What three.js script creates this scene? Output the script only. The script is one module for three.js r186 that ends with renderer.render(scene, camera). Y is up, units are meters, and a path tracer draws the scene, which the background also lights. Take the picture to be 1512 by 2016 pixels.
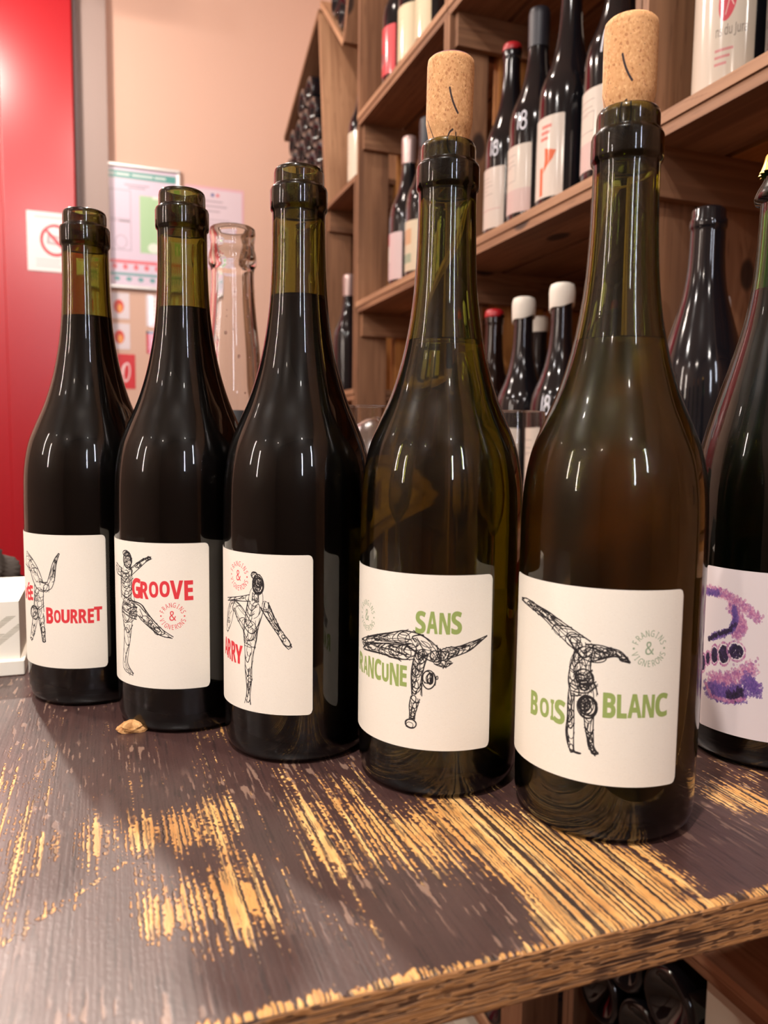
import * as THREE from 'three';
import { mergeGeometries } from 'three/addons/utils/BufferGeometryUtils.js';
import { RectAreaLightUniformsLib } from 'three/addons/lights/RectAreaLightUniformsLib.js';
import { RoundedBoxGeometry } from 'three/addons/geometries/RoundedBoxGeometry.js';

// ---------------------------------------------------------------- camera, light, exposure
const scene = new THREE.Scene();
scene.background = new THREE.Color(0x000000);
const EYE = new THREE.Vector3(0, 0.1624, 0), FOCAL = 1512;
const YAW = THREE.MathUtils.degToRad(20), PITCH = THREE.MathUtils.degToRad(5.31), ROLL = THREE.MathUtils.degToRad(-0.73);
const camera = new THREE.PerspectiveCamera(2 * Math.atan(1008 / FOCAL) * 180 / Math.PI, 0.75, 0.02, 30);
camera.position.copy(EYE);
camera.rotation.order = 'YXZ';
camera.rotation.set(-PITCH, -YAW, -ROLL);
camera.focus = 0.40;
camera.userData.fStop = 11;
scene.add(camera);
const renderer = new THREE.WebGLRenderer({ antialias: true });
renderer.toneMapping = THREE.LinearToneMapping;
renderer.toneMappingExposure = 0.72;
renderer.shadowMap.enabled = true;
// ceiling spots of the bar: x, z, strength (candela), tint
const WARM = 0xffeee0, NEUTRAL = 0xfff7f0, COOL = 0xe8eeff;
const LAMPS = [   // x, z, candela all round, tint, candela of the aimed spot, point it aims at
  [-0.42, -2.1, 2.4, WARM, 7, [-0.05, 0, -0.75]],
  [0.06, -1.42, 1.8, WARM, 8, [0.08, 0, -0.4]],
  [-0.95, -1.5, 6, WARM],
  [-0.30, 0.12, 3.4, NEUTRAL, 8, [0.0, 0, -0.42]],
  [-1.25, -0.5, 4.5, NEUTRAL],
  [-0.1, 1.2, 2.6, NEUTRAL],
  [-1.5, 0.9, 3, WARM],
  [-1.9, -1.6, 1.5, WARM],
  [-2.0, 0.1, 1.5, NEUTRAL],
];
// upright wall lamps: x, z, low, high, facing, strength, tint
const SCONCES = [
  [-2.46, 0.05, 0.5, 1.2, 1, 4, WARM, 'slim warm wall lamp on the side wall beside the corner'], [-2.46, -0.62, 0.7, 1.5, 1, 4, WARM, 'slim warm wall lamp hung higher on the side wall'],
  [-0.2, 1.86, 0.6, 1.2, 2, 4, COOL, 'slim cool white wall lamp on the near wall'], [0.42, 1.86, 0.8, 1.5, 2, 4, COOL, 'slim cool white wall lamp beside the crate wall'],
];
const CEILING = 2.05, LAMP_Y = 1.49, FLOOR = -1.15, WALL_Z = -2.75, WALL_X = 0.875;

// ---------------------------------------------------------------- helpers
let seed = 12345;
function rnd() { seed = (seed + 0x6d2b79f5) | 0; let t = Math.imul(seed ^ (seed >>> 15), 1 | seed); t = (t + Math.imul(t ^ (t >>> 7), 61 | t)) ^ t; return ((t ^ (t >>> 14)) >>> 0) / 4294967296; }
const mix = (a, b, t) => a + (b - a) * t, clamp = (x, a = 0, b = 1) => Math.min(b, Math.max(a, x)), smooth = (a, b, x) => { const t = clamp((x - a) / (b - a)); return t * t * (3 - 2 * t); };
function hash2(x, y, s) { let h = Math.imul(x | 0, 374761393) ^ Math.imul(y | 0, 668265263) ^ Math.imul(s | 0, 1274126177); h = Math.imul(h ^ (h >>> 13), 1274126177); return ((h ^ (h >>> 16)) >>> 0) / 4294967296; }
function noise(x, y, s = 0) {
  const xi = Math.floor(x), yi = Math.floor(y), xf = x - xi, yf = y - yi, u = xf * xf * (3 - 2 * xf), v = yf * yf * (3 - 2 * yf);
  return mix(mix(hash2(xi, yi, s), hash2(xi + 1, yi, s), u), mix(hash2(xi, yi + 1, s), hash2(xi + 1, yi + 1, s), u), v);
}
const fbm = (x, y, s) => 0.55 * noise(x, y, s) + 0.28 * noise(x * 2.1, y * 2.1, s + 7) + 0.17 * noise(x * 4.3, y * 4.3, s + 13);
// direction of a photograph pixel in the place, used to read off where things stand
function pixelRay(u, v) {
  const du = u - 756, dv = v - 1008, cr = Math.cos(ROLL), sr = Math.sin(ROLL), x = cr * du + sr * dv, y = -(-sr * du + cr * dv);
  const cp = Math.cos(PITCH), sp = Math.sin(PITCH), Y = y * cp - FOCAL * sp, Z = FOCAL * cp + y * sp, c = Math.cos(YAW), s = Math.sin(YAW);
  return new THREE.Vector3((x * c + Z * s) / FOCAL, Y / FOCAL, (x * s - Z * c) / FOCAL);
}
function onTable(u, v) { const d = pixelRay(u, v), t = -EYE.y / d.y; return [EYE.x + d.x * t, EYE.z + d.z * t]; }
function onCylinder(u, v, ax, az, r) {   // [angle, height] where the pixel meets an upright cylinder
  const d = pixelRay(u, v), a = d.x * d.x + d.z * d.z, b = -(ax * d.x + az * d.z), c = ax * ax + az * az - r * r, q = Math.max(0, b * b - a * c);
  const t = (-b - Math.sqrt(q)) / a;
  return [Math.atan2(d.x * t - ax, d.z * t - az), EYE.y + d.y * t];
}
const used = new Map();
function numbered(name) { const n = used.get(name) ?? 0; used.set(name, n + 1); return n ? name + '_' + String(n).padStart(3, '0') : name; }
function shade(o) { o.castShadow = true; o.receiveShadow = true; return o; }
function thing(name, label, category, pos = [0, 0, 0], group) {
  const o = new THREE.Group(); o.name = numbered(name); o.position.set(...pos); o.userData = { label, category };
  if (group) o.userData.group = group;
  scene.add(o); return o;
}
function part(name, geometry, material, parent, pos, label) {
  const m = shade(new THREE.Mesh(geometry, material)); m.name = name; if (pos) m.position.set(...pos);
  if (label) m.userData.label = label;
  parent.add(m); return m;
}
function single(name, geometry, material, pos, label, category, group) {
  const m = shade(new THREE.Mesh(geometry, material)); m.name = numbered(name); m.position.set(...pos); m.userData = { label, category };
  if (group) m.userData.group = group;
  scene.add(m); return m;
}
function structure(name, geometry, material, pos, label, category = 'wall') {
  const m = single(name, geometry, material, pos, label, category); m.userData.kind = 'structure'; return m;
}
function copyOf(o, pos, label, group) {
  const c = o.clone(); c.name = numbered(o.name.replace(/_\d{3}$/, '')); c.position.set(...pos); c.userData = { ...o.userData, label };
  if (group) c.userData.group = group;
  scene.add(c); return c;
}
function canvasTexture(w, h, draw) {
  const c = document.createElement('canvas'); c.width = w; c.height = h; const g = c.getContext('2d'); draw(g, w, h);
  const t = new THREE.CanvasTexture(c); t.colorSpace = THREE.SRGBColorSpace; t.wrapS = t.wrapT = THREE.ClampToEdgeWrapping; return t;
}
function dataTexture(w, h, fill, srgb = true, wrap = THREE.RepeatWrapping) {   // fill(x, y) returns sRGB 0..255 triples
  const data = new Uint8Array(w * h * 4);
  for (let y = 0, i = 0; y < h; y++) for (let x = 0; x < w; x++, i += 4) { const c = fill(x, y); data[i] = clamp(c[0], 0, 255); data[i + 1] = clamp(c[1], 0, 255); data[i + 2] = clamp(c[2], 0, 255); data[i + 3] = 255; }
  const t = new THREE.DataTexture(data, w, h); t.magFilter = THREE.LinearFilter; t.minFilter = THREE.LinearFilter; t.wrapS = t.wrapT = wrap;
  if (srgb) t.colorSpace = THREE.SRGBColorSpace;
  t.needsUpdate = true; return t;
}
const std = (o) => new THREE.MeshStandardMaterial(o), phys = (o) => new THREE.MeshPhysicalMaterial(o);
const mix3 = (a, b, t) => [mix(a[0], b[0], t), mix(a[1], b[1], t), mix(a[2], b[2], t)];

// box with uv in metres, v along the grain axis, shifted at random so that no two boards match
function boardGeometry(dx, dy, dz, grain = 'z') {
  const g = new THREE.BoxGeometry(dx, dy, dz), p = g.attributes.position, n = g.attributes.normal, uv = g.attributes.uv, ou = rnd() * 3, ov = rnd() * 3;
  for (let i = 0; i < p.count; i++) {
    const v = { x: p.getX(i), y: p.getY(i), z: p.getZ(i) }, m = { x: Math.abs(n.getX(i)), y: Math.abs(n.getY(i)), z: Math.abs(n.getZ(i)) };
    const axes = ['x', 'y', 'z'].filter((k) => m[k] < 0.5);
    let along = grain, across = axes.find((k) => k !== grain);
    if (!axes.includes(grain)) { along = axes[0]; across = axes[1]; }
    uv.setXY(i, v[across] / 0.5 + ou, v[along] / 0.5 + ov);
  }
  return g;
}
function board(name, parent, x0, x1, y0, y1, z0, z1, material, grain, label) {
  return part(name, boardGeometry(x1 - x0, y1 - y0, z1 - z0, grain), material, parent, [(x0 + x1) / 2, (y0 + y1) / 2, (z0 + z1) / 2], label);
}

// ---------------------------------------------------------------- materials
function woodTexture(dark, light, s, knots) {
  const K = knots.map(([x, y, r]) => ({ x, y, r }));
  return dataTexture(512, 512, (px, py) => {
    const x = px / 512, y = py / 512; let w = 0, spot = 0;
    for (const k of K) { let dx = x - k.x, dy = y - k.y; dx -= Math.round(dx); dy -= Math.round(dy); const d = Math.hypot(dx * 1.0, dy * 0.55) / k.r; w += Math.exp(-d * d) * Math.sign(dx || 1) * 0.02; spot = Math.max(spot, 1 - smooth(0.35, 0.6, d)); }
    const tile = (f, g, n, q) => { const a = noise((x + w) * f, y * g, q), b = noise((x + w - 1) * f, y * g, q), c = noise((x + w) * f, (y - 1) * g, q); return mix(mix(a, b, smooth(0.85, 1, x)), c, smooth(0.85, 1, y)); };
    const broad = tile(14, 1.6, 0, s), fine = tile(120, 5, 0, s + 3), pore = tile(260, 14, 0, s + 5), cloud = tile(4, 3, 0, s + 9);
    let t = 0.45 * broad + 0.3 * fine + 0.25 * cloud; t -= 0.25 * smooth(0.78, 0.95, pore);
    const c = mix3(dark, light, clamp((t - 0.2) * 1.5));
    return mix3(c, [40, 24, 16], spot * 0.8);
  });
}
const woodMaterial = (dark, light, s, knots, rough = 0.7) => { const map = woodTexture(dark, light, s, knots); return std({ map, roughness: rough, bumpMap: map, bumpScale: 0.0006 }); };
const M = {
  crateBrown: woodMaterial([112, 76, 52], [174, 128, 94], 11, [[0.3, 0.4, 0.05], [0.75, 0.8, 0.04]]),
  cratePale: woodMaterial([140, 100, 72], [198, 154, 118], 31, [[0.6, 0.3, 0.045]]),
  crateOrange: woodMaterial([146, 90, 40], [204, 146, 80], 51, [[0.2, 0.7, 0.05], [0.8, 0.25, 0.035]]),
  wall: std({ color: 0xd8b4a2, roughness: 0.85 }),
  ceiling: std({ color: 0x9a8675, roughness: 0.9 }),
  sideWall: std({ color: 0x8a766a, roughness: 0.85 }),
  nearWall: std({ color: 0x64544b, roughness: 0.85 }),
  floor: std({ map: woodTexture([70, 52, 40], [110, 84, 66], 91, []), roughness: 0.5 }),
  redDoor: phys({ color: 0xb01220, roughness: 0.32, clearcoat: 0.6, clearcoatRoughness: 0.25 }),
  frameGrey: std({ color: 0xa08e88, roughness: 0.55 }),
  frameDark: std({ color: 0x4a3a3a, roughness: 0.6 }),
  black: std({ color: 0x111013, roughness: 0.5 }),
  steel: std({ color: 0xc9c9cc, metalness: 1, roughness: 0.12 }),
  alu: std({ color: 0xd4cfcc, metalness: 0.7, roughness: 0.35 }),
  labelEdge: std({ color: 0xe9e2d4, roughness: 0.9 }),
  whiteWax: std({ color: 0xe4dcd0, roughness: 0.6 }),
  redWax: phys({ color: 0xa81820, roughness: 0.4, clearcoat: 0.4 }),
  capsuleDark: std({ color: 0x24232a, roughness: 0.42, metalness: 0.2 }),
  capsuleSilver: std({ color: 0xb49c98, roughness: 0.35, metalness: 0.5 }),
  darkGlass: phys({ color: 0x121216, roughness: 0.09, ior: 1.52, clearcoat: 0.5, clearcoatRoughness: 0.03 }),
  darkGlassBrown: phys({ color: 0x170b08, roughness: 0.06, ior: 1.52, clearcoat: 0.5, clearcoatRoughness: 0.03 }),
  clearGlass: phys({ color: 0xffffff, roughness: 0.01, transmission: 1, thickness: 0.003, ior: 1.5, attenuationColor: new THREE.Color(0.86, 0.95, 0.92), attenuationDistance: 0.05 }),
  oliveGlass: phys({ color: 0xffffff, roughness: 0.015, clearcoat: 0.16, clearcoatRoughness: 0.28, transmission: 1, thickness: 0.003, ior: 1.52, attenuationColor: new THREE.Color(0.24, 0.24, 0.04), attenuationDistance: 0.004 }),
  paleOliveGlass: phys({ color: 0xffffff, roughness: 0.015, clearcoat: 0.16, clearcoatRoughness: 0.28, transmission: 1, thickness: 0.003, ior: 1.52, attenuationColor: new THREE.Color(0.19, 0.21, 0.03), attenuationDistance: 0.0045 }),
  greenGlass: phys({ color: 0xffffff, roughness: 0.015, clearcoat: 0.16, clearcoatRoughness: 0.28, transmission: 1, thickness: 0.003, ior: 1.52, attenuationColor: new THREE.Color(0.10, 0.42, 0.08), attenuationDistance: 0.005 }),
  redWine: phys({ color: 0x0b0406, roughness: 0.2, ior: 1.34, specularIntensity: 0.2 }),
  rose: phys({ color: 0x1a0c0c, roughness: 0.25, ior: 1.34, specularIntensity: 0.2 }),
  whiteWine: phys({ color: 0xffffff, roughness: 0.02, transmission: 1, thickness: 0.07, ior: 1.34, attenuationColor: new THREE.Color(0.80, 0.66, 0.10), attenuationDistance: 0.045 }),
  amberWine: phys({ color: 0xffffff, roughness: 0.22, transmission: 1, thickness: 0.07, ior: 1.34, attenuationColor: new THREE.Color(0.84, 0.50, 0.07), attenuationDistance: 0.045 }),
};

// ---------------------------------------------------------------- the room
const RX0 = -2.5, RX1 = WALL_X, RZ0 = WALL_Z, RZ1 = 1.9, RXm = (RX0 + RX1) / 2, RZm = (RZ0 + RZ1) / 2, RW = RX1 - RX0, RD = RZ1 - RZ0, RH = CEILING - FLOOR;
structure('floor', new THREE.BoxGeometry(RW + 0.2, 0.1, RD + 0.2), M.floor, [RXm, FLOOR - 0.05, RZm], 'dark wooden floor under the bar counter', 'floor');
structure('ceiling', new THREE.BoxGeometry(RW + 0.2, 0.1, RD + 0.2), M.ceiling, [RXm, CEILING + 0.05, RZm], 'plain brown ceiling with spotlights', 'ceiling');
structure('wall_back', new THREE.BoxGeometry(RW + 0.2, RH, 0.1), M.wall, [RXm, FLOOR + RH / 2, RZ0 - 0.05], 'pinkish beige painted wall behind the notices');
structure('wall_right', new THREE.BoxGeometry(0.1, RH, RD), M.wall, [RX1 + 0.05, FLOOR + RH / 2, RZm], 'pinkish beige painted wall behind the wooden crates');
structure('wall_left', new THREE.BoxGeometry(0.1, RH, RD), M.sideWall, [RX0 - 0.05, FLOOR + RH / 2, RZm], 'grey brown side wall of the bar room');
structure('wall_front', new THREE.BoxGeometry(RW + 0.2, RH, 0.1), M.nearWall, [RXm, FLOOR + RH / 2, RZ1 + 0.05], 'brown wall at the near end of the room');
{ // red door and its grey frame
  const d = thing('door_1', 'glossy red painted door with a grey frame', 'door', [0, FLOOR, RZ0]); d.userData.kind = 'structure';
  part('door_stile', new RoundedBoxGeometry(0.213, RH - 0.01, 0.05, 2, 0.006), M.redDoor, d, [-0.1755, RH / 2, 0.025]);
  part('door_panel', new THREE.BoxGeometry(0.598, RH - 0.01, 0.03), M.redDoor, d, [-0.581, RH / 2, 0.015]);
  part('door_stile', new RoundedBoxGeometry(0.16, RH - 0.01, 0.05, 2, 0.006), M.redDoor, d, [-0.96, RH / 2, 0.025]);
  part('door_frame', new THREE.BoxGeometry(0.085, RH, 0.03), M.frameGrey, d, [-0.0125, RH / 2, 0.015], 'grey door frame post');
  part('door_seal', new THREE.BoxGeometry(0.012, RH, 0.05), M.frameDark, d, [-0.061, RH / 2, 0.025]);
}

// ceiling spots: each a thing with a can, a glowing bulb and its light
LAMPS.forEach(([x, z, cd, tint, beam, aim], i) => {
  const o = thing('pendant_spotlight', 'small round spotlight hanging on a thin rod from the ceiling', 'lamp', [x, LAMP_Y, z], 'hanging spotlights of the bar');
  part('rod', new THREE.CylinderGeometry(0.006, 0.006, CEILING - LAMP_Y - 0.06, 12), M.black, o, [0, 0.06 + (CEILING - LAMP_Y - 0.06) / 2, 0]);
  part('can', new THREE.LatheGeometry([[0.001, 0.06], [0.045, 0.06], [0.045, 0.012], [0.04, 0.012], [0.04, 0.048], [0.001, 0.048]].map((p) => new THREE.Vector2(...p)), 32), M.black, o);
  part('bulb', new THREE.SphereGeometry(0.028, 24, 16), std({ color: 0xffffff, emissive: tint, emissiveIntensity: 14 }), o, undefined, 'glowing bulb');
  const lit = (l) => { l.name = 'spot_light'; l.castShadow = true; l.shadow.radius = 1.4; l.shadow.mapSize.set(1024, 1024); l.shadow.bias = -0.0005; o.add(l); return l; };
  lit(new THREE.PointLight(tint, cd, 0, 2));
  if (aim) { const l = lit(new THREE.SpotLight(tint, beam, 0, 0.5, 0.6, 2)); l.position.set(0, -0.03, 0); l.target.position.set(...aim); l.target.name = 'spot_target'; scene.add(l.target); }
});
RectAreaLightUniformsLib.init();
for (const [x, z, y0, y1, facing, k, tint, text] of SCONCES) {
  const o = thing('wall_lamp', text, 'lamp', [x, (y0 + y1) / 2, z]);
  o.rotation.y = facing === 1 ? Math.PI / 2 : Math.PI;
  part('backplate', new RoundedBoxGeometry(0.08, y1 - y0 + 0.06, 0.03, 2, 0.005), M.black, o, [0, 0, -0.02]);
  part('tube', new THREE.BoxGeometry(0.05, y1 - y0, 0.02), std({ color: 0xffffff, emissive: tint, emissiveIntensity: 48 }), o, [0, 0, 0.005], 'glowing tube');
  const l = new THREE.RectAreaLight(tint, k, 0.05, y1 - y0); l.name = 'lamp_light'; l.position.set(0, 0, 0.018); l.rotation.y = Math.PI; o.add(l);
}

// ---------------------------------------------------------------- the counter
const TABLE = { x0: -0.85, x1: 0.525, z0: -0.83, z1: -0.2012, t: 0.0175 };
const TX0 = -0.13, TX1 = 0.42, TZ0 = -0.72, TZ1 = -0.2;   // stretch of the top that the texture covers once
function tableMaps() {
  const blob = (u, v, hu, hv, k) => { const c = onTable(u, v), r = onTable(u + hu, v), d = onTable(u, v + hv); return { x: c[0], z: c[1], rx: Math.hypot(r[0] - c[0], r[1] - c[1]), rz: Math.hypot(d[0] - c[0], d[1] - c[1]), k }; };
  const worn = [
    blob(310, 1650, 95, 46, 0.65), blob(400, 1640, 65, 50, 0.6), blob(462, 1610, 26, 75, 0.75), blob(420, 1790, 125, 72, 1.05), blob(520, 1790, 75, 85, 0.7), blob(330, 1830, 50, 40, 0.45),
    blob(15, 1690, 60, 120, 0.8), blob(112, 1680, 30, 40, 0.5), blob(130, 1800, 42, 30, 0.65), blob(10, 1560, 40, 30, 0.5), blob(195, 1670, 40, 50, 0.35),
    blob(600, 1590, 45, 80, 0.6), blob(660, 1680, 45, 60, 0.5), blob(740, 1610, 70, 70, 0.75), blob(800, 1680, 90, 60, 0.7), blob(700, 1540, 60, 30, 0.35), blob(480, 1450, 60, 40, 0.25), blob(900, 1600, 110, 50, 0.8),
    blob(1020, 1640, 130, 60, 1.0), blob(1140, 1700, 150, 80, 1.35), blob(1230, 1780, 130, 60, 1.2), blob(1290, 1700, 120, 60, 0.9), blob(1120, 1810, 90, 40, 0.8),
    blob(1455, 1540, 70, 36, 0.9), blob(1500, 1560, 50, 30, 0.6), blob(650, 1800, 30, 50, 0.3), blob(450, 1880, 60, 30, 0.3),
    blob(920, 1800, 90, 50, -0.8), blob(1440, 1670, 110, 50, -0.9), blob(1010, 1790, 60, 50, -0.5), blob(660, 1760, 60, 40, -0.3), blob(560, 1930, 200, 40, -0.6), blob(230, 1930, 200, 60, -0.6),  // negative blobs: unworn paint, and a bottle neck shadow put into the colour
  ];
  const s0 = onTable(15, 1885), s1 = onTable(262, 1712);
  const paint = [56, 37, 35], paint2 = [74, 50, 46], gold = [200, 146, 82], pale = [226, 184, 118], rust = [120, 72, 36], dark = [38, 24, 20];
  const N = 2048, C = new Uint8Array(N * N * 4), B = new Uint8Array(N * N * 4);
  for (let j = 0, i = 0; j < N; j++) {
    const z = TZ0 + (TZ1 - TZ0) * (j + 0.5) / N;
    for (let k = 0; k < N; k++, i += 4) {
      const x = TX0 + (TX1 - TX0) * (k + 0.5) / N;
      let w = 0; for (const b of worn) { const dx = (x - b.x) / b.rx, dz = (z - b.z) / b.rz, d = dx * dx + dz * dz; if (d < 9) w += b.k * Math.exp(-d); }
      const bend = 0.004 * (noise(x * 9, z * 5, 3) - 0.5), pit = noise(x * 900, z * 700, 25), xs = x + bend + 0.0005 * (pit - 0.5);
      const stripe = 0.5 * (0.5 + 0.5 * Math.sin(6.2832 * (xs * 400 + 3.2 * noise(xs * 130, z * 5, 20)))) + 0.5 * noise(xs * 860, z * 12, 21), ring = noise(xs * 380, z * 7, 22), fine = noise(xs * 1700, z * 80, 23), blotch = fbm(x * 75, z * 60, 24);
      // broken light strip along the front edge, where the paint has chipped off
      const edge = smooth(0.0065, 0.0, TABLE.z1 - z - 0.004 * (noise(x * 160, 1, 31) - 0.35)) * (0.75 + 0.5 * noise(x * 220, 4, 33));
      let t = Math.min(w, 1.5) * 0.62 + edge * 0.8 + 0.62 * (stripe - 0.5) + 0.5 * (ring - 0.5) + 0.3 * (fine - 0.5) + 0.62 * (blotch - 0.5) + 0.45 * (pit - 0.5) - 0.03;
      const px = x - s0[0], pz = z - s0[1], lx = s1[0] - s0[0], lz = s1[1] - s0[1], q = clamp((px * lx + pz * lz) / (lx * lx + lz * lz)), ds = Math.hypot(px - q * lx, pz - q * lz);
      if (ds < 0.0011) t += 0.55 * noise(q * 60, 2, 35);
      const bare = smooth(0.32, 0.5, t), scuff = 0.55 * smooth(0.2, 0.4, t) * smooth(0.45, 0.75, noise(xs * 1500, z * 260, 29));
      const fleck = smooth(0.76, 0.88, noise(xs * 900, z * 110, 27)) * smooth(0.3, 0.65, noise(x * 22, z * 20, 28)) * 0.6;
      let wood = mix3(gold, pale, smooth(0.4, 0.8, ring * 0.6 + fine * 0.4));
      wood = mix3(wood, rust, smooth(0.56, 0.4, t) * 0.5 + 0.25 * smooth(0.6, 0.8, blotch));
      wood = mix3(wood, dark, clamp(0.88 * smooth(0.42, 0.24, stripe) + 0.5 * smooth(0.62, 0.82, fine)));
      let c = mix3(paint, paint2, clamp(0.5 * ring + 0.5 * blotch)); c = mix3(c, [28, 18, 18], 0.45 * smooth(0.7, 0.9, fine));
      c = mix3(c, [168, 138, 116], fleck); c = mix3(c, [128, 88, 56], scuff); c = mix3(c, wood, bare);
      C[i] = c[0]; C[i + 1] = c[1]; C[i + 2] = c[2]; C[i + 3] = 255;
      B[i] = clamp(150 - 46 * bare - 44 * smooth(0.5, 0.25, stripe) * (0.12 + 0.88 * bare) + (5 + 14 * bare) * (fine - 0.5) - 26 * fleck + 6 * (pit - 0.5), 0, 255);
      B[i + 1] = 255 * clamp(mix(0.42 + 0.08 * (blotch - 0.5) + 0.1 * (fine - 0.5), 0.52, bare)); B[i + 2] = 0; B[i + 3] = 255;
    }
  }
  const make = (d, srgb) => { const t = new THREE.DataTexture(d, N, N); t.magFilter = THREE.LinearFilter; t.wrapS = t.wrapT = THREE.MirroredRepeatWrapping; if (srgb) t.colorSpace = THREE.SRGBColorSpace; t.needsUpdate = true; return t; };
  return [make(C, true), make(B, false)];
}
{
  const [map, relief] = tableMaps();
  const top = phys({ map, roughnessMap: relief, roughness: 1, bumpMap: relief, bumpScale: 0.0013, clearcoat: 0.2, clearcoatRoughness: 0.28 });
  const edgeMap = dataTexture(1024, 128, (px, py) => {
    const x = px / 1024 * 0.6, y = py / 128, ply = Math.floor(y * 5 + 0.5 * (noise(x * 20, 1, 5) - 0.5)), s = noise(x * 260, y * 34, 41), s2 = noise(x * 90, y * 44, 42), burn = 0.75 * fbm(x * 40, y * 3, 43) + 0.25 * s2, line = Math.abs((y * 5) % 1 - 0.5) * 2;
    let c = mix3([138, 92, 52], [204, 152, 100], clamp(0.5 * s + 0.5 * s2 + (ply % 2) * 0.1)); c = mix3(c, [70, 42, 26], 0.6 * smooth(0.62, 0.8, s2)); c = mix3(c, [46, 29, 22], 0.8 * smooth(0.6, 0.72, burn)); c = mix3(c, [52, 32, 22], 0.7 * smooth(0.7, 0.82, s)); c = mix3(c, [60, 36, 24], 0.55 * smooth(0.86, 0.98, line));
    return c;
  });
  const edge = std({ map: edgeMap, roughness: 0.6, bumpMap: edgeMap, bumpScale: 0.0012 });
  const o = thing('bar_counter', 'worn dark brown painted plywood counter with bare wood patches under the wine bottles', 'table', [0, 0, 0]);
  const w = TABLE.x1 - TABLE.x0, d = TABLE.z1 - TABLE.z0, cx = (TABLE.x0 + TABLE.x1) / 2, cz = (TABLE.z0 + TABLE.z1) / 2;
  const g = new RoundedBoxGeometry(w, TABLE.t, d, 2, 0.0016), p = g.attributes.position, n = g.attributes.normal, uv = g.attributes.uv;
  const topIdx = [], sideIdx = [], geo = g.index ? g.toNonIndexed() : g, P = geo.attributes.position, NN = geo.attributes.normal, UV = geo.attributes.uv;
  for (let f = 0; f < P.count; f += 3) {
    const up = (NN.getY(f) + NN.getY(f + 1) + NN.getY(f + 2)) / 3 > 0.75;
    for (let q = f; q < f + 3; q++) {
      const X = P.getX(q) + cx, Y = P.getY(q), Z = P.getZ(q) + cz;
      if (up) UV.setXY(q, (X - TX0) / (TX1 - TX0), (Z - TZ0) / (TZ1 - TZ0)); else UV.setXY(q, (Math.abs(NN.getX(q)) > 0.6 ? Z : X) / 0.6, (Y + TABLE.t / 2) / TABLE.t * 0.96 + 0.02);
      (up ? topIdx : sideIdx).push(q);
    }
  }
  const sub = (idx) => { const b = new THREE.BufferGeometry(); for (const k of ['position', 'normal', 'uv']) { const a = geo.attributes[k], v = new Float32Array(idx.length * a.itemSize); idx.forEach((q, j) => { for (let c = 0; c < a.itemSize; c++) v[j * a.itemSize + c] = a.array[q * a.itemSize + c]; }); b.setAttribute(k, new THREE.BufferAttribute(v, a.itemSize)); } return b; };
  part('painted_top', sub(topIdx), top, o, [cx, -TABLE.t / 2, cz], 'dark paint worn through to yellow wood grain');
  part('plywood_edge', sub(sideIdx), edge, o, [cx, -TABLE.t / 2, cz], 'raw layered plywood edge with dark burn marks');
  for (const [lx, lz] of [[TABLE.x0 + 0.05, TABLE.z0 + 0.05], [TABLE.x0 + 0.05, TABLE.z1 - 0.06], [TABLE.x1 - 0.04, TABLE.z0 + 0.05], [TABLE.x1 - 0.04, TABLE.z1 - 0.06]]) board('leg', o, lx - 0.025, lx + 0.025, FLOOR, -TABLE.t, lz - 0.025, lz + 0.025, M.crateBrown, 'y');
}

// ---------------------------------------------------------------- wine bottle geometry
function spline(pts, n) { const c = new THREE.CatmullRomCurve3(pts.map(([r, h]) => new THREE.Vector3(r, h, 0)), false, 'centripetal'); return c.getPoints(n).map((v) => [Math.max(v.x, 0), v.y]); }
const BODY = [[0.0388, 0.008], [0.0392, 0.04], [0.0393, 0.09], [0.0392, 0.125], [0.0383, 0.144], [0.0355, 0.159], [0.0309, 0.171], [0.0258, 0.183], [0.0212, 0.1975], [0.0178, 0.213], [0.0155, 0.229], [0.0143, 0.246], [0.0138, 0.262], [0.01365, 0.2775]];
const FIZZ = [[0.0402, 0.008], [0.0406, 0.05], [0.0406, 0.11], [0.0402, 0.14], [0.0378, 0.161], [0.0325, 0.182], [0.0262, 0.203], [0.0205, 0.224], [0.0172, 0.243], [0.0158, 0.262], [0.0152, 0.285]];
const vec2 = (list) => list.map(([r, h]) => new THREE.Vector2(r, h));
function outerProfile(body, finish) {
  return [[0, 0.020], [0.010, 0.018], [0.021, 0.0085], [0.0285, 0.0018], [0.0325, 0], [0.0355, 0.0006], [body[0][0] - 0.0012, 0.0035], ...spline(body, 60), ...finish];
}
const RING = [[0.0139, 0.2785], [0.01455, 0.2792], [0.0148, 0.2806], [0.0148, 0.2888], [0.01435, 0.2902], [0.0134, 0.2908], [0.0129, 0.2918], [0.01285, 0.2972], [0.0125, 0.2990], [0.0118, 0.2999], [0.0108, 0.3], [0.0098, 0.2993], [0.0093, 0.2975]];
const CROWN = [[0.0152, 0.286], [0.0178, 0.2868], [0.0184, 0.289], [0.0172, 0.2925], [0.0150, 0.2965], [0.0138, 0.299], [0.0140, 0.304], [0.0134, 0.3065], [0.0118, 0.3075], [0.0104, 0.307], [0.0098, 0.305]];
function bottleShell(body, finish, wall = 0.0023) {   // a closed solid of glass: outside, lip, inside
  const inner = spline(body, 40).map(([r, h]) => [Math.max(r - wall, 0.0092), h]).filter(([r, h]) => h > 0.013).reverse();
  const mouth = finish[finish.length - 1];
  return new THREE.LatheGeometry(vec2([...outerProfile(body, finish), [0.0093, mouth[1] - 0.006], [0.0093, body[body.length - 1][1] + 0.001], ...inner, [body[0][0] - wall - 0.002, 0.0105], [0.031, 0.0072], [0.026, 0.0085], [0.015, 0.020], [0, 0.0245]]), 96);
}
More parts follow.
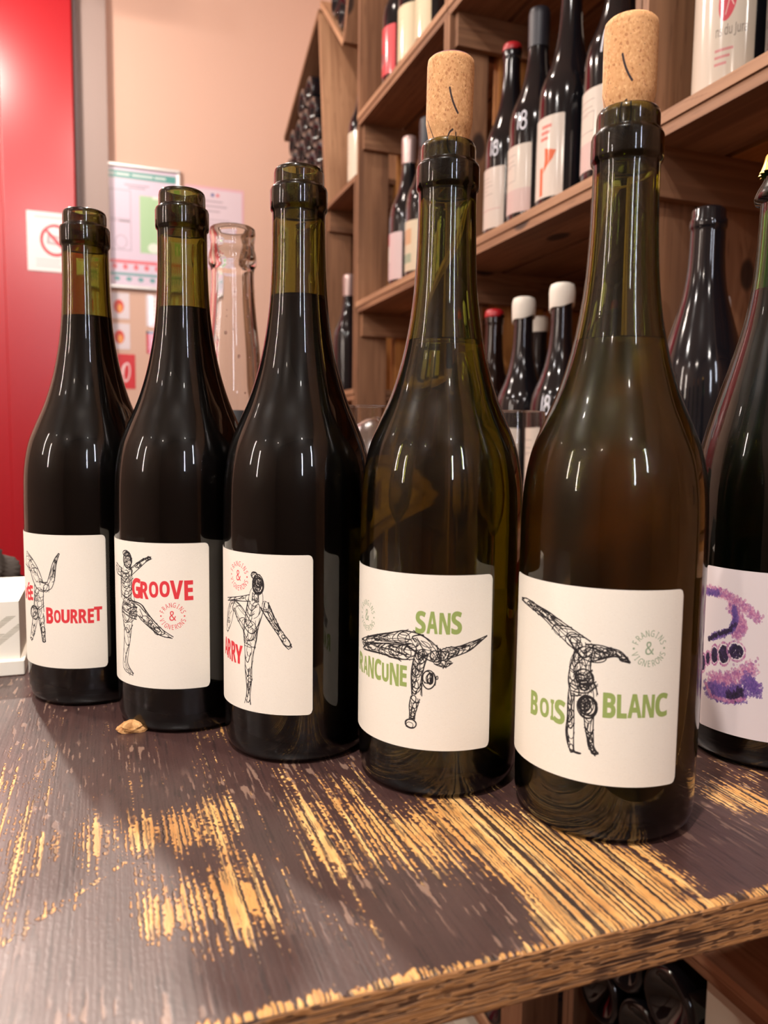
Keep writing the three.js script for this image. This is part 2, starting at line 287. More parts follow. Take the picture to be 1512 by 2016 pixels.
function liquid(body, level, wall = 0.0023) {
  const over = 0.0004, inner = spline(body, 48).map(([r, h]) => [Math.max(r - wall, 0.0092) + over, h]).filter(([r, h]) => h > 0.013 && h < level), last = inner[inner.length - 1];
  return new THREE.LatheGeometry(vec2([[0, 0.0241], [0.015, 0.0196], [0.026, 0.0081], [0.031, 0.0068], [body[0][0] - wall - 0.002 + over, 0.0101], ...inner, [last[0] - 0.0001, level], [last[0] - 0.0012, level - 0.0006], [0, level - 0.0008]]), 72);
}
function radiusAt(body, h) { for (let i = 1; i < body.length; i++) if (h <= body[i][1]) { const [r0, h0] = body[i - 1], [r1, h1] = body[i]; return mix(r0, r1, clamp((h - h0) / (h1 - h0))); } return body[body.length - 1][0]; }
// a sheet of paper wrapped on an upright bottle, with rounded corners and a real paper thickness
function wrapped(radius, a0, a1, h0, h1, corner = 0.003, columns = 48, rows = 6, lift = 0.00025) {
  const pos = [], uv = [], idx = [], R = (h) => (typeof radius === 'function' ? radius(h) : radius), arc = R((h0 + h1) / 2) * (a1 - a0);
  const layer = (off) => {
    const start = pos.length / 3;
    for (let i = 0; i <= columns; i++) {
      const e = i / columns, s = e < 0.5 ? Math.min(1, (e * 2)) : 1, f = 0.5 - 0.5 * Math.cos(Math.PI * e), t = mix(e, f, 0.55), d = Math.min(t, 1 - t) * arc, cut = d < corner ? corner - Math.sqrt(Math.max(0, corner * corner - (corner - d) ** 2)) : 0, a = mix(a0, a1, t);
      for (let j = 0; j <= rows; j++) { const h = mix(h0 + cut, h1 - cut, j / rows), r = R(h) + off; pos.push(r * Math.sin(a), h, r * Math.cos(a)); uv.push(t, (h - h0) / (h1 - h0)); }
    }
    return start;
  };
  const A = layer(lift), B = layer(0.00002), at = (s, i, j) => s + i * (rows + 1) + j;
  for (let i = 0; i < columns; i++) for (let j = 0; j < rows; j++) {
    idx.push(at(A, i, j), at(A, i + 1, j), at(A, i, j + 1), at(A, i + 1, j), at(A, i + 1, j + 1), at(A, i, j + 1));
    idx.push(at(B, i, j), at(B, i, j + 1), at(B, i + 1, j), at(B, i + 1, j), at(B, i, j + 1), at(B, i + 1, j + 1));
  }
  for (let i = 0; i < columns; i++) { idx.push(at(B, i, 0), at(B, i + 1, 0), at(A, i, 0), at(B, i + 1, 0), at(A, i + 1, 0), at(A, i, 0)); idx.push(at(A, i, rows), at(A, i + 1, rows), at(B, i, rows), at(A, i + 1, rows), at(B, i + 1, rows), at(B, i, rows)); }
  for (let j = 0; j < rows; j++) { idx.push(at(A, 0, j), at(A, 0, j + 1), at(B, 0, j), at(A, 0, j + 1), at(B, 0, j + 1), at(B, 0, j)); idx.push(at(A, columns, j), at(B, columns, j), at(A, columns, j + 1), at(B, columns, j), at(B, columns, j + 1), at(A, columns, j + 1)); }
  const g = new THREE.BufferGeometry(); g.setAttribute('position', new THREE.Float32BufferAttribute(pos, 3)); g.setAttribute('uv', new THREE.Float32BufferAttribute(uv, 2)); g.setIndex(idx); g.computeVertexNormals(); return g;
}

// ---------------------------------------------------------------- drawn labels of the row of five bottles
const RAD = Math.PI / 180, LABEL_R = 0.0396;
// a pen that draws in the photograph's pixels and lands on the label's paper
function labelSheet(bottle, draw, W = 1100, Hh = 1040) {
  const { ax, az, a0, a1, h0, h1 } = bottle;
  return canvasTexture(W, Hh, (g) => {
    g.fillStyle = '#ece5d8'; g.fillRect(0, 0, W, Hh);
    for (let i = 0; i < 9000; i++) { g.fillStyle = rnd() < 0.5 ? 'rgba(255,250,240,0.25)' : 'rgba(205,195,180,0.22)'; g.fillRect(rnd() * W, rnd() * Hh, 2 + rnd() * 9, 1.4); }
    const to = (u, v) => { const [a, h] = onCylinder(u, v, ax, az, LABEL_R); return [(a - a0) / (a1 - a0) * W, (h1 - h) / (h1 - h0) * Hh]; };
    draw(g, to, W / (LABEL_R * (a1 - a0)));   // third: canvas pixels per metre
  });
}
function jag(g, pts, width, wob, color = '#1b1618') {
  g.strokeStyle = color; g.lineWidth = width; g.lineCap = 'round'; g.lineJoin = 'round'; g.beginPath();
  const q = pts.map(([x, y]) => [x + (rnd() - 0.5) * wob, y + (rnd() - 0.5) * wob]);
  g.moveTo(...q[0]);
  for (let i = 1; i < q.length - 1; i++) g.quadraticCurveTo(q[i][0], q[i][1], (q[i][0] + q[i + 1][0]) / 2, (q[i][1] + q[i + 1][1]) / 2);
  g.lineTo(...q[q.length - 1]); g.stroke();
}
// a limb in scribbled ink: two outlines, cross contours and stray long strokes; nodes are [x, y, width]
function limb(g, nodes, dense, lw) {
  const side = (s) => nodes.map(([x, y, w], i) => { const a = nodes[Math.max(0, i - 1)], b = nodes[Math.min(nodes.length - 1, i + 1)], dx = b[0] - a[0], dy = b[1] - a[1], l = Math.hypot(dx, dy) || 1; return [x - dy / l * w / 2 * s, y + dx / l * w / 2 * s]; });
  const L = side(1), R = side(-1), wob = nodes.reduce((m, n) => m + n[2], 0) / nodes.length * 0.07;
  jag(g, L, lw, wob); jag(g, R, lw, wob); jag(g, L, lw * 0.6, wob * 2.2); jag(g, R, lw * 0.6, wob * 2.2);
  const at = (arr, t) => { const f = t * (arr.length - 1), i = Math.min(arr.length - 2, Math.floor(f)), e = f - i; return [mix(arr[i][0], arr[i + 1][0], e), mix(arr[i][1], arr[i + 1][1], e)]; };
  for (let k = 0; k < dense; k++) {
    const t = clamp((k + rnd() * 1.6 - 0.3) / dense), sway = (rnd() - 0.5) * 0.3, a = at(L, t), b = at(R, clamp(t + sway)), m = at(L, clamp(t + 0.16)), n = at(R, clamp(t + 0.16)), cut = rnd() < 0.4 ? 0.35 + 0.4 * rnd() : 1.06;
    const e = [mix(a[0], b[0], cut), mix(a[1], b[1], cut)];
    jag(g, [a, [mix(m[0], n[0], 0.5 * cut), mix(m[1], n[1], 0.5 * cut)], e], lw * (0.5 + rnd() * 0.8), wob);
  }
  for (let k = 0; k < dense * 0.45; k++) { // loose loops
    const t = rnd(), a = at(L, t), b = at(R, t), q = 0.3 + 0.4 * rnd(), c = [mix(a[0], b[0], q), mix(a[1], b[1], q)], w = Math.hypot(a[0] - b[0], a[1] - b[1]) * (0.22 + 0.28 * rnd()), tall = 0.8 + rnd() * 1.3, p = rnd() * 6, turn = Math.atan2(nodes[nodes.length - 1][0] - nodes[0][0], nodes[0][1] - nodes[nodes.length - 1][1]);
    jag(g, Array.from({ length: 8 + Math.floor(rnd() * 6) }, (_, i) => { const X = w * Math.cos(p + i * 0.55), Y = w * tall * Math.sin(p + i * 0.55); return [c[0] + X * Math.cos(turn) - Y * Math.sin(turn), c[1] + X * Math.sin(turn) + Y * Math.cos(turn)]; }), lw * (0.5 + rnd() * 0.6), wob * 0.5);
  }
  for (let k = 0; k < dense * 0.6; k++) { const s = rnd(), e = rnd() * 0.6; jag(g, [0, 0.33, 0.66, 1].map((t) => { const T = clamp(e + t * 0.4), a = at(L, T), b = at(R, T), q = clamp(s + (rnd() - 0.5) * 0.4); return [mix(a[0], b[0], q), mix(a[1], b[1], q)]; }), lw * 0.7, wob); }
}
function scribble(g, cx, cy, rx, ry, turns, lw) {
  for (let k = 0; k < turns; k++) { const f = k < 2 ? 1 : 0.45 + rnd() * 0.6, ox = (1 - f) * rx * (rnd() - 0.5) * 2, oy = (1 - f) * ry * (rnd() - 0.5) * 2, p = rnd() * 6; jag(g, Array.from({ length: 14 }, (_, i) => [cx + ox + rx * f * Math.cos(p + i * 0.5), cy + oy + ry * f * Math.sin(p + i * 0.5)]), lw * (0.6 + rnd() * 0.5), rx * 0.08); }
}
function figure(g, to, origin, scale, ppm, limbs, heads, lwmm = 0.42) {
  const T = (x, y) => to(origin[0] + x * scale, origin[1] + y * scale), lw = lwmm / 1000 * ppm, dist = (p, q) => Math.hypot(p[0] - q[0], p[1] - q[1]);
  for (const [dense, ...nodes] of limbs) {
    limb(g, nodes.map(([x, y, w], i) => { const a = nodes[Math.max(0, i - 1)], b = nodes[Math.min(nodes.length - 1, i + 1)], dx = b[0] - a[0], dy = b[1] - a[1], l = Math.hypot(dx, dy) || 1, c = T(x, y), e = T(x - dy / l * w / 2, y + dx / l * w / 2), f = T(x + dy / l * w / 2, y - dx / l * w / 2); return [c[0], c[1], dist(e, f)]; }), Math.round(dense * 1.15), lw);
  }
  for (const [x, y, rx, ry, turns] of heads) { const c = T(x, y), e = T(x + rx, y), l = T(x - rx, y), f = T(x, y + ry); scribble(g, c[0], c[1], Math.min(Math.abs(e[0] - l[0]) / 2, 0.006 * ppm), Math.abs(f[1] - c[1]), turns, lw); }
}
// chunky hand cut capitals: each letter is fitted to the box that it fills in the photograph
function letters(g, to, origin, scale, color, list) {
  g.fillStyle = color; g.font = 'bold 200px sans-serif'; g.textBaseline = 'alphabetic';
  for (const [ch, x0, x1, y0, y1] of list) {
    const ym = (y0 + y1) / 2, xm = (x0 + x1) / 2, a = to(origin[0] + x0 * scale, origin[1] + ym * scale), b = to(origin[0] + x1 * scale, origin[1] + ym * scale), c = to(origin[0] + xm * scale, origin[1] + y0 * scale), d = to(origin[0] + xm * scale, origin[1] + y1 * scale);
    const m = g.measureText(ch), w = m.actualBoundingBoxLeft + m.actualBoundingBoxRight, h = m.actualBoundingBoxAscent + m.actualBoundingBoxDescent;
    g.save(); g.translate((a[0] + b[0]) / 2, (c[1] + d[1]) / 2); g.rotate((rnd() - 0.5) * 0.06); g.scale(Math.max(4, b[0] - a[0]) / w, (d[1] - c[1]) / h);
    g.fillText(ch, m.actualBoundingBoxLeft - w / 2, m.actualBoundingBoxAscent - h / 2); g.lineWidth = 7; g.strokeStyle = color; g.strokeText(ch, m.actualBoundingBoxLeft - w / 2, m.actualBoundingBoxAscent - h / 2); g.restore();
  }
}
function roundel(g, x, y, ppm, color) {
  const r = 0.0062 * ppm; g.fillStyle = color; g.strokeStyle = color; g.textAlign = 'center'; g.textBaseline = 'middle';
  g.font = `${0.0072 * ppm}px sans-serif`; g.save(); g.translate(x, y); g.scale(0.8, 1); g.fillText('&', 0, 0); g.restore();
  g.font = `${0.0029 * ppm}px sans-serif`;
  const ring = (word, from, to, flip) => [...word].forEach((ch, i) => { const a = mix(from, to, i / (word.length - 1)); g.save(); g.translate(x + r * Math.sin(a), y - r * Math.cos(a)); g.rotate(flip ? a + Math.PI : a); g.scale(0.9, 1.25); g.fillText(ch, 0, 0); g.restore(); });
  ring('FRANGINS', -68 * RAD, 68 * RAD, false); ring('VIGNERONS', -112 * RAD, -248 * RAD, true);
  for (const s of [-1, 1]) { g.beginPath(); g.arc(x + s * r * 1.02, y, 0.00042 * ppm, 0, 7); g.fill(); }
  g.textAlign = 'left'; g.textBaseline = 'alphabetic';
}
const RED = '#d8343c', GREEN = '#93a65c', SAGE = '#8fa183';
const PEN = { E: [[1000, 1080], 400 / 1512], D: [[680, 1060], 360 / 1512], C: [[420, 1040], 320 / 1466], AB: [[0, 1040], 460 / 1512] };
const ROW = {
  A: { ax: -0.0087, az: -0.5217, right: 12 }, B: { ax: 0.0438, az: -0.4594, right: 12.4 }, C: { ax: 0.0967, az: -0.3996, right: -3 }, D: { ax: 0.1537, az: -0.3407, right: 12.4 }, E: { ax: 0.2081, az: -0.2799, right: 9 },
};
const HB = { A: [0.0244, 0.1046], B: [0.0262, 0.1062], C: [0.0264, 0.1064], D: [0.0240, 0.1038], E: [0.0260, 0.1056] };
for (const k in ROW) { const b = ROW[k]; b.a1 = b.right * RAD; b.a0 = b.a1 - 124 * RAD; [b.h0, b.h1] = HB[k]; }
const center = (to, pen, x, y) => to(pen[0][0] + x * pen[1], pen[0][1] + y * pen[1]);
const SHEETS = {
  A: labelSheet(ROW.A, (g, to, ppm) => {
    const P = PEN.AB;
    figure(g, to, ...P, ppm, [[6, [270, 430, 50], [245, 370, 58], [215, 290, 40], [178, 248, 28]], [6, [275, 430, 44], [325, 445, 56], [345, 385, 42], [355, 305, 28], [370, 255, 20], [388, 218, 5]], [7, [265, 430, 60], [262, 510, 52], [265, 590, 66]], [4, [245, 640, 28], [236, 720, 24], [222, 776, 12]], [5, [278, 610, 36], [295, 700, 28], [308, 792, 18]]], [[238, 602, 24, 45, 9], [226, 772, 8, 5, 2], [306, 785, 8, 10, 3]]);
    letters(g, to, ...P, RED, [['V', 178, 192, 440, 510], ['É', 192, 208, 410, 520], ['E', 208, 227, 430, 520], ['B', 318, 360, 570, 670], ['O', 368, 410, 585, 665], ['U', 415, 468, 580, 665], ['R', 475, 522, 578, 665], ['R', 528, 580, 575, 662], ['E', 587, 625, 570, 660], ['T', 628, 678, 555, 645]]);
  }),
  B: labelSheet(ROW.B, (g, to, ppm) => {
    const P = PEN.AB;
    figure(g, to, ...P, ppm, [[10, [822, 300, 60], [826, 350, 70], [826, 420, 62], [828, 500, 56]], [5, [850, 330, 36], [905, 282, 34], [945, 245, 26], [986, 230, 12]], [4, [800, 330, 30], [775, 310, 24], [762, 285, 12]], [9, [850, 520, 70], [848, 560, 95], [845, 610, 78]], [5, [840, 610, 60], [845, 680, 48], [842, 780, 34], [836, 870, 28], [836, 940, 34], [888, 988, 8]], [9, [850, 550, 84], [912, 552, 76], [950, 610, 60], [1010, 670, 46], [1062, 715, 44], [1138, 742, 12]]], [[831, 246, 28, 56, 12], [820, 205, 20, 20, 5], [970, 232, 12, 10, 3]]);
    letters(g, to, ...P, RED, [['G', 868, 920, 365, 490], ['R', 922, 972, 388, 495], ['O', 978, 1036, 385, 485], ['O', 1046, 1110, 380, 480], ['V', 1115, 1196, 375, 490], ['E', 1208, 1262, 372, 495]]);
    roundel(g, ...center(to, P, 1134, 604), ppm, RED);
  }),
  C: labelSheet(ROW.C, (g, to, ppm) => {
    const P = PEN.C;
    figure(g, to, ...P, ppm, [[3, [400, 610, 50], [398, 690, 60]], [10, [405, 680, 150], [395, 760, 150], [372, 850, 130], [358, 950, 120], [358, 1040, 110], [356, 1100, 92]], [6, [340, 930, 100], [290, 850, 90], [240, 760, 76], [200, 700, 70], [178, 780, 50], [168, 880, 36], [152, 960, 10]], [3, [350, 660, 60], [270, 668, 40], [150, 672, 24]], [10, [478, 720, 84], [522, 800, 72], [580, 900, 56], [640, 985, 46], [685, 1050, 66], [725, 1105, 36]], [8, [356, 1090, 92], [352, 1190, 70], [350, 1280, 56], [358, 1380, 52], [360, 1480, 34], [354, 1560, 34], [352, 1615, 52]]], [[418, 535, 52, 92, 14], [384, 455, 30, 32, 7], [425, 520, 34, 46, 8]], 0.36);
    letters(g, to, ...P, RED, [['A', 138, 160, 1020, 1165], ['R', 162, 190, 1040, 1205], ['R', 196, 235, 1060, 1235], ['Y', 232, 295, 1090, 1250]]);
    roundel(g, ...center(to, P, 240, 460), ppm, RED);
  }),
  D: labelSheet(ROW.D, (g, to, ppm) => {
    const P = PEN.D;
    figure(g, to, ...P, ppm, [[12, [640, 860, 150], [540, 810, 120], [430, 820, 90], [300, 830, 76], [210, 845, 60], [168, 870, 44]], [14, [590, 930, 130], [480, 940, 120], [360, 915, 90], [260, 900, 66], [180, 890, 40]], [9, [560, 820, 130], [680, 890, 150], [780, 960, 120], [820, 960, 90]], [9, [800, 970, 80], [880, 930, 96], [950, 920, 70], [1040, 885, 62], [1110, 840, 34], [1195, 784, 5]], [4, [780, 1000, 60], [850, 1040, 56], [905, 1000, 40]], [12, [660, 930, 110], [640, 1020, 96], [622, 1110, 90], [624, 1200, 86], [628, 1290, 76]], [7, [618, 1310, 76], [600, 1370, 76], [596, 1440, 46], [592, 1490, 44]]], [[725, 1160, 58, 80, 5], [735, 1150, 26, 50, 7], [583, 1525, 48, 38, 4], [792, 1142, 8, 14, 2]], 0.44);
    letters(g, to, ...P, GREEN, [['S', 605, 685, 595, 775], ['A', 698, 786, 600, 775], ['N', 802, 890, 608, 778], ['S', 902, 985, 592, 775], ['R', 150, 178, 950, 1095], ['A', 184, 216, 980, 1120], ['N', 222, 266, 985, 1150], ['C', 275, 328, 1000, 1165], ['U', 336, 390, 1035, 1180], ['N', 402, 474, 1035, 1210], ['E', 486, 540, 1050, 1215]]);
    roundel(g, ...center(to, P, 200, 636), ppm, SAGE);
  }),
  E: labelSheet(ROW.E, (g, to, ppm) => {
    const P = PEN.E;
    figure(g, to, ...P, ppm, [[14, [600, 700, 120], [480, 610, 110], [380, 530, 80], [300, 460, 56], [220, 408, 40], [165, 368, 34], [120, 346, 8]], [12, [620, 740, 130], [700, 730, 120], [780, 730, 66], [850, 735, 46], [895, 775, 42], [935, 806, 6]], [16, [600, 660, 120], [585, 760, 130], [565, 830, 150], [565, 920, 170], [590, 1000, 190], [605, 1060, 190]], [8, [505, 1040, 46], [502, 1140, 44], [505, 1230, 50], [498, 1320, 62], [505, 1410, 46], [525, 1480, 24]], [8, [640, 1200, 70], [640, 1290, 60], [655, 1370, 46], [660, 1440, 40], [705, 1495, 26]]], [[625, 1140, 78, 88, 12], [605, 1120, 46, 56, 12], [600, 920, 70, 60, 8], [600, 980, 40, 40, 6], [560, 1483, 26, 5, 3], [690, 1480, 28, 14, 4]], 0.44);
    letters(g, to, ...P, GREEN, [['B', 207, 256, 1035, 1205], ['O', 275, 340, 1085, 1220], ['I', 354, 378, 1095, 1240], ['S', 384, 460, 1095, 1270], ['B', 745, 836, 1035, 1215], ['L', 850, 920, 1045, 1215], ['A', 930, 1030, 1040, 1210], ['N', 1040, 1125, 1040, 1205], ['C', 1135, 1222, 1025, 1195]]);
    roundel(g, ...center(to, P, 1080, 694), ppm, SAGE);
  }),
};
const SHELL = bottleShell(BODY, RING);
const ROW_LOOK = {
  A: ['dark red wine bottle whose label reads BOURRET, beside the white card', M.oliveGlass, M.redWine, 0.2363],
  B: ['dark red wine bottle whose label reads GROOVE with a high-kicking figure', M.oliveGlass, M.redWine, 0.2353],
  C: ['dark red wine bottle whose label ends in ARRY, between GROOVE and SANS RANCUNE', M.oliveGlass, M.redWine, 0.2361],
  D: ['olive green wine bottle with pale wine and label SANS RANCUNE, cork in neck', M.paleOliveGlass, M.whiteWine, 0.2097],
  E: ['olive wine bottle with amber wine and label BOIS BLANC, cork in neck', M.paleOliveGlass, M.amberWine, 0.206],
};
for (const k in ROW) {
  const b = ROW[k], [label, glass, wine, level] = ROW_LOOK[k], o = thing('wine_bottle', label, 'bottle', [b.ax, 0, b.az], 'row of five open wine bottles on the counter');
  part('glass', SHELL, glass, o); part('wine', liquid(BODY, level), wine, o, undefined, k < 'D' ? 'dark red wine' : k === 'D' ? 'pale yellow wine' : 'cloudy amber wine');
  part('label', wrapped(0.0393, b.a0, b.a1, b.h0, b.h1, 0.0025, 64, 4), std({ map: SHEETS[k], roughness: 0.82 }), o, undefined, 'cream paper label with a scribbled ink figure');
}

// corks pushed into the two right hand bottles
function corkTexture(s, marks, stain) {
  return canvasTexture(768, 512, (g, w, h) => {
    g.fillStyle = '#c99664'; g.fillRect(0, 0, w, h);
    for (let i = 0; i < 5200; i++) { const x = hash2(i, 1, s) * w, y = hash2(i, 2, s) * h, r = 2 + hash2(i, 3, s) * 6, t = hash2(i, 4, s); g.fillStyle = t < 0.35 ? 'rgba(224,176,124,0.5)' : t < 0.7 ? 'rgba(176,120,72,0.45)' : t < 0.9 ? 'rgba(205,150,104,0.5)' : 'rgba(150,92,52,0.6)'; g.beginPath(); g.ellipse(x, y, r, r * (0.35 + 0.5 * hash2(i, 5, s)), hash2(i, 6, s) * 3, 0, 7); g.fill(); }
    for (let i = 0; i < 360; i++) { g.fillStyle = 'rgba(70,38,22,0.75)'; g.beginPath(); g.ellipse(hash2(i, 7, s) * w, hash2(i, 8, s) * h, 0.8 + 2 * hash2(i, 9, s), 0.8 + hash2(i, 10, s), 0, 0, 7); g.fill(); }
    if (stain) { g.fillStyle = 'rgba(86,30,52,0.85)'; g.fillRect(0, 0, w, 12); }
    g.strokeStyle = '#2a1a1c'; g.lineCap = 'round'; marks(g, w, h);
  });
}
const CORK = new THREE.LatheGeometry(vec2([[0, 0.012], [0.0088, 0.012], [0.0092, 0.0135], [0.0092, 0.0225], [0.0099, 0.026], [0.0108, 0.031], [0.0109, 0.056], [0.0106, 0.0582], [0.0096, 0.0592], [0, 0.0593]]), 64, Math.PI);
{ // uv: v by height
  const p = CORK.attributes.position, uv = CORK.attributes.uv; for (let i = 0; i < p.count; i++) uv.setY(i, clamp(p.getY(i) / 0.06));
}
const stroke = (g, pts, w) => { g.lineWidth = w; g.beginPath(); g.moveTo(...pts[0]); for (let i = 1; i < pts.length - 1; i += 2) g.quadraticCurveTo(...pts[i], ...pts[i + 1]); g.stroke(); };
const corkMarks = (shift) => (g, w, h) => { // swirls printed around the cork
  for (const q of [0, 0.5]) { const x = ((shift + q) % 1) * w; stroke(g, [[x, 150], [x + 14, 205], [x + 46, 240]], 9); stroke(g, [[x + 24, 300], [x - 8, 310], [x - 4, 350], [x, 400], [x + 40, 400], [x + 52, 350], [x + 44, 310]], 8); stroke(g, [[x - 140, 250], [x - 120, 290], [x - 100, 320]], 5); }
};
{
  const d = thing('cork', 'speckled cork with wine-stained purple rim in the SANS RANCUNE bottle', 'cork', [0.1537 - 0.0003, 0.2785, 0.3407 * -1]);
  part('cork_body', CORK, std({ map: corkTexture(3, corkMarks(0.93), true), roughness: 0.85 }), d); d.rotation.set(0.004, 0, -0.012);
  const e = thing('cork', 'smooth speckled cork with a black swirl in the BOIS BLANC bottle', 'cork', [0.2081, 0.2762, -0.2799]);
  part('cork_body', CORK, std({ map: corkTexture(8, corkMarks(0.9), false), roughness: 0.85 }), e); e.rotation.set(0, -0.3, 0.004);
}

// ---------------------------------------------------------------- green bottle with a crown cap at the right
const FIZZ_AT = [0.3327, 0, -0.3097];
{
  const o = thing('capped_bottle', 'green glass bottle with gold crown cap and purple patterned label', 'bottle', FIZZ_AT);
  part('glass', bottleShell(FIZZ, CROWN, 0.0032), M.greenGlass, o); part('wine', liquid(FIZZ, 0.2423, 0.0032), M.rose, o, undefined, 'dark wine');
  const cap = []; // crimped skirt
  const teeth = 21, seg = 168, prof = [[0, 0.3128], [0.008, 0.3126], [0.0122, 0.3118], [0.0140, 0.3098], [0.0147, 0.3060], [0.0158, 0.3022], [0.0163, 0.3008]];
  const pos = [], idx = [];
  for (let i = 0; i <= seg; i++) { const a = i / seg * Math.PI * 2; prof.forEach(([r, h], j) => { const k = Math.max(0, (j - 3) / 3), rr = r + k * 0.0008 * Math.cos(a * teeth); pos.push(rr * Math.sin(a), h, rr * Math.cos(a)); }); }
  for (let i = 0; i < seg; i++) for (let j = 0; j < prof.length - 1; j++) { const A = i * prof.length + j, B = A + prof.length; idx.push(A, A + 1, B, B, A + 1, B + 1); }
  const g = new THREE.BufferGeometry(); g.setAttribute('position', new THREE.Float32BufferAttribute(pos, 3)); g.setIndex(idx); g.computeVertexNormals();
  const capPart = part('crown_cap', g, phys({ color: 0xd9b25a, metalness: 0.7, roughness: 0.3, side: THREE.DoubleSide }), o, undefined, 'gold crimped crown cap');
  part('cap_disc', new THREE.LatheGeometry(vec2([[0.0001, 0.3132], [0.008, 0.313], [0.0118, 0.3122], [0.0130, 0.3112]]), 48), phys({ color: 0xefe4e2, roughness: 0.25, clearcoat: 0.6, side: THREE.DoubleSide }), capPart, undefined, 'white printed cap top');
  const art = canvasTexture(1024, 700, (g, w, h) => {
    g.fillStyle = '#e2d4d4'; g.fillRect(0, 0, w, h);
    const X = (a) => (a + 92) / 124 * w, Y = (hh) => (0.1006 - hh) / 0.0842 * h;
    // tissue-like band: many small dabs of violet, pink and indigo
    const dab = (x, y, r, c) => { g.fillStyle = c; g.beginPath(); g.ellipse(x, y, r, r * (0.5 + rnd() * 0.6), rnd() * 3, 0, 7); g.fill(); };
    const band = (pts, width, cols, n) => { for (let i = 0; i < n; i++) { const t = rnd() * (pts.length - 1), k = Math.min(pts.length - 2, Math.floor(t)), f = t - k, e = (rnd() + rnd() - 1); dab(mix(pts[k][0], pts[k + 1][0], f) + e * width, mix(pts[k][1], pts[k + 1][1], f) + (rnd() + rnd() - 1) * width, 2 + rnd() * 7, cols[Math.floor(rnd() * cols.length)]); } };
    const pink = ['rgba(196,128,160,0.45)', 'rgba(170,96,140,0.45)', 'rgba(214,160,180,0.45)', 'rgba(146,84,142,0.4)'], violet = ['rgba(96,70,140,0.5)', 'rgba(78,56,122,0.5)', 'rgba(120,84,150,0.5)'], ink = ['rgba(44,28,58,0.6)', 'rgba(56,36,78,0.6)', 'rgba(30,20,40,0.55)'];
    const q = (x, y) => [x / 490 * 330, y / 1500 * h]; // zoomed photograph units on the label
    for (const s of [0, 430]) { const m = ([x, y]) => [x + s, y];
      band([q(-20, 230), q(120, 225), q(260, 250), q(400, 330), q(500, 420)].map(m), 26, pink, 900); band([q(10, 250), q(60, 240), q(150, 245)].map(m), 16, violet, 160);
      band([q(270, 320), q(330, 420), q(360, 500), q(310, 580)].map(m), 38, pink, 900); band([q(290, 340), q(310, 440), q(280, 540), q(200, 600), q(90, 660)].map(m), 16, violet, 700); band([q(310, 480), q(250, 560), q(140, 620), q(60, 680)].map(m), 9, ink, 160);
      for (const [x, y, rx, ry] of [[60, 860, 18, 44], [130, 810, 26, 62], [220, 780, 40, 70], [325, 730, 52, 60], [5, 920, 20, 60]]) { const c = m(q(x, y)); for (let i = 0; i < 240; i++) { const a = rnd() * 6.3, r = Math.sqrt(rnd()); dab(c[0] + Math.cos(a) * rx * 0.72 * r, c[1] + Math.sin(a) * ry * 0.5 * r, 3 + rnd() * 5, ink[i % 3]); } for (let i = 0; i < 120; i++) { const a = rnd() * 6.3; dab(c[0] + Math.cos(a) * rx, c[1] + Math.sin(a) * ry * 0.7, 2 + rnd() * 5, pink[i % 4]); } }
      band([q(110, 1060), q(220, 1030), q(340, 960), q(480, 840)].map(m), 44, pink, 1300); band([q(80, 1140), q(200, 1150), q(330, 1120), q(400, 1100)].map(m), 44, violet, 1500); band([q(280, 1150), q(370, 1130), q(380, 1090)].map(m), 26, ink, 300); band([q(40, 1090), q(120, 1200), q(300, 1200), q(420, 1140)].map(m), 8, pink, 260); band([q(420, 950), q(470, 1020), q(520, 1060)].map(m), 40, violet, 500);
    }
  });
  part('label', wrapped(0.0406, -93 * RAD, 31 * RAD, 0.0164, 0.1006, 0.0006, 64, 4), std({ map: art, roughness: 0.7 }), o, undefined, 'pale pink label with a violet tissue-like pattern');
}

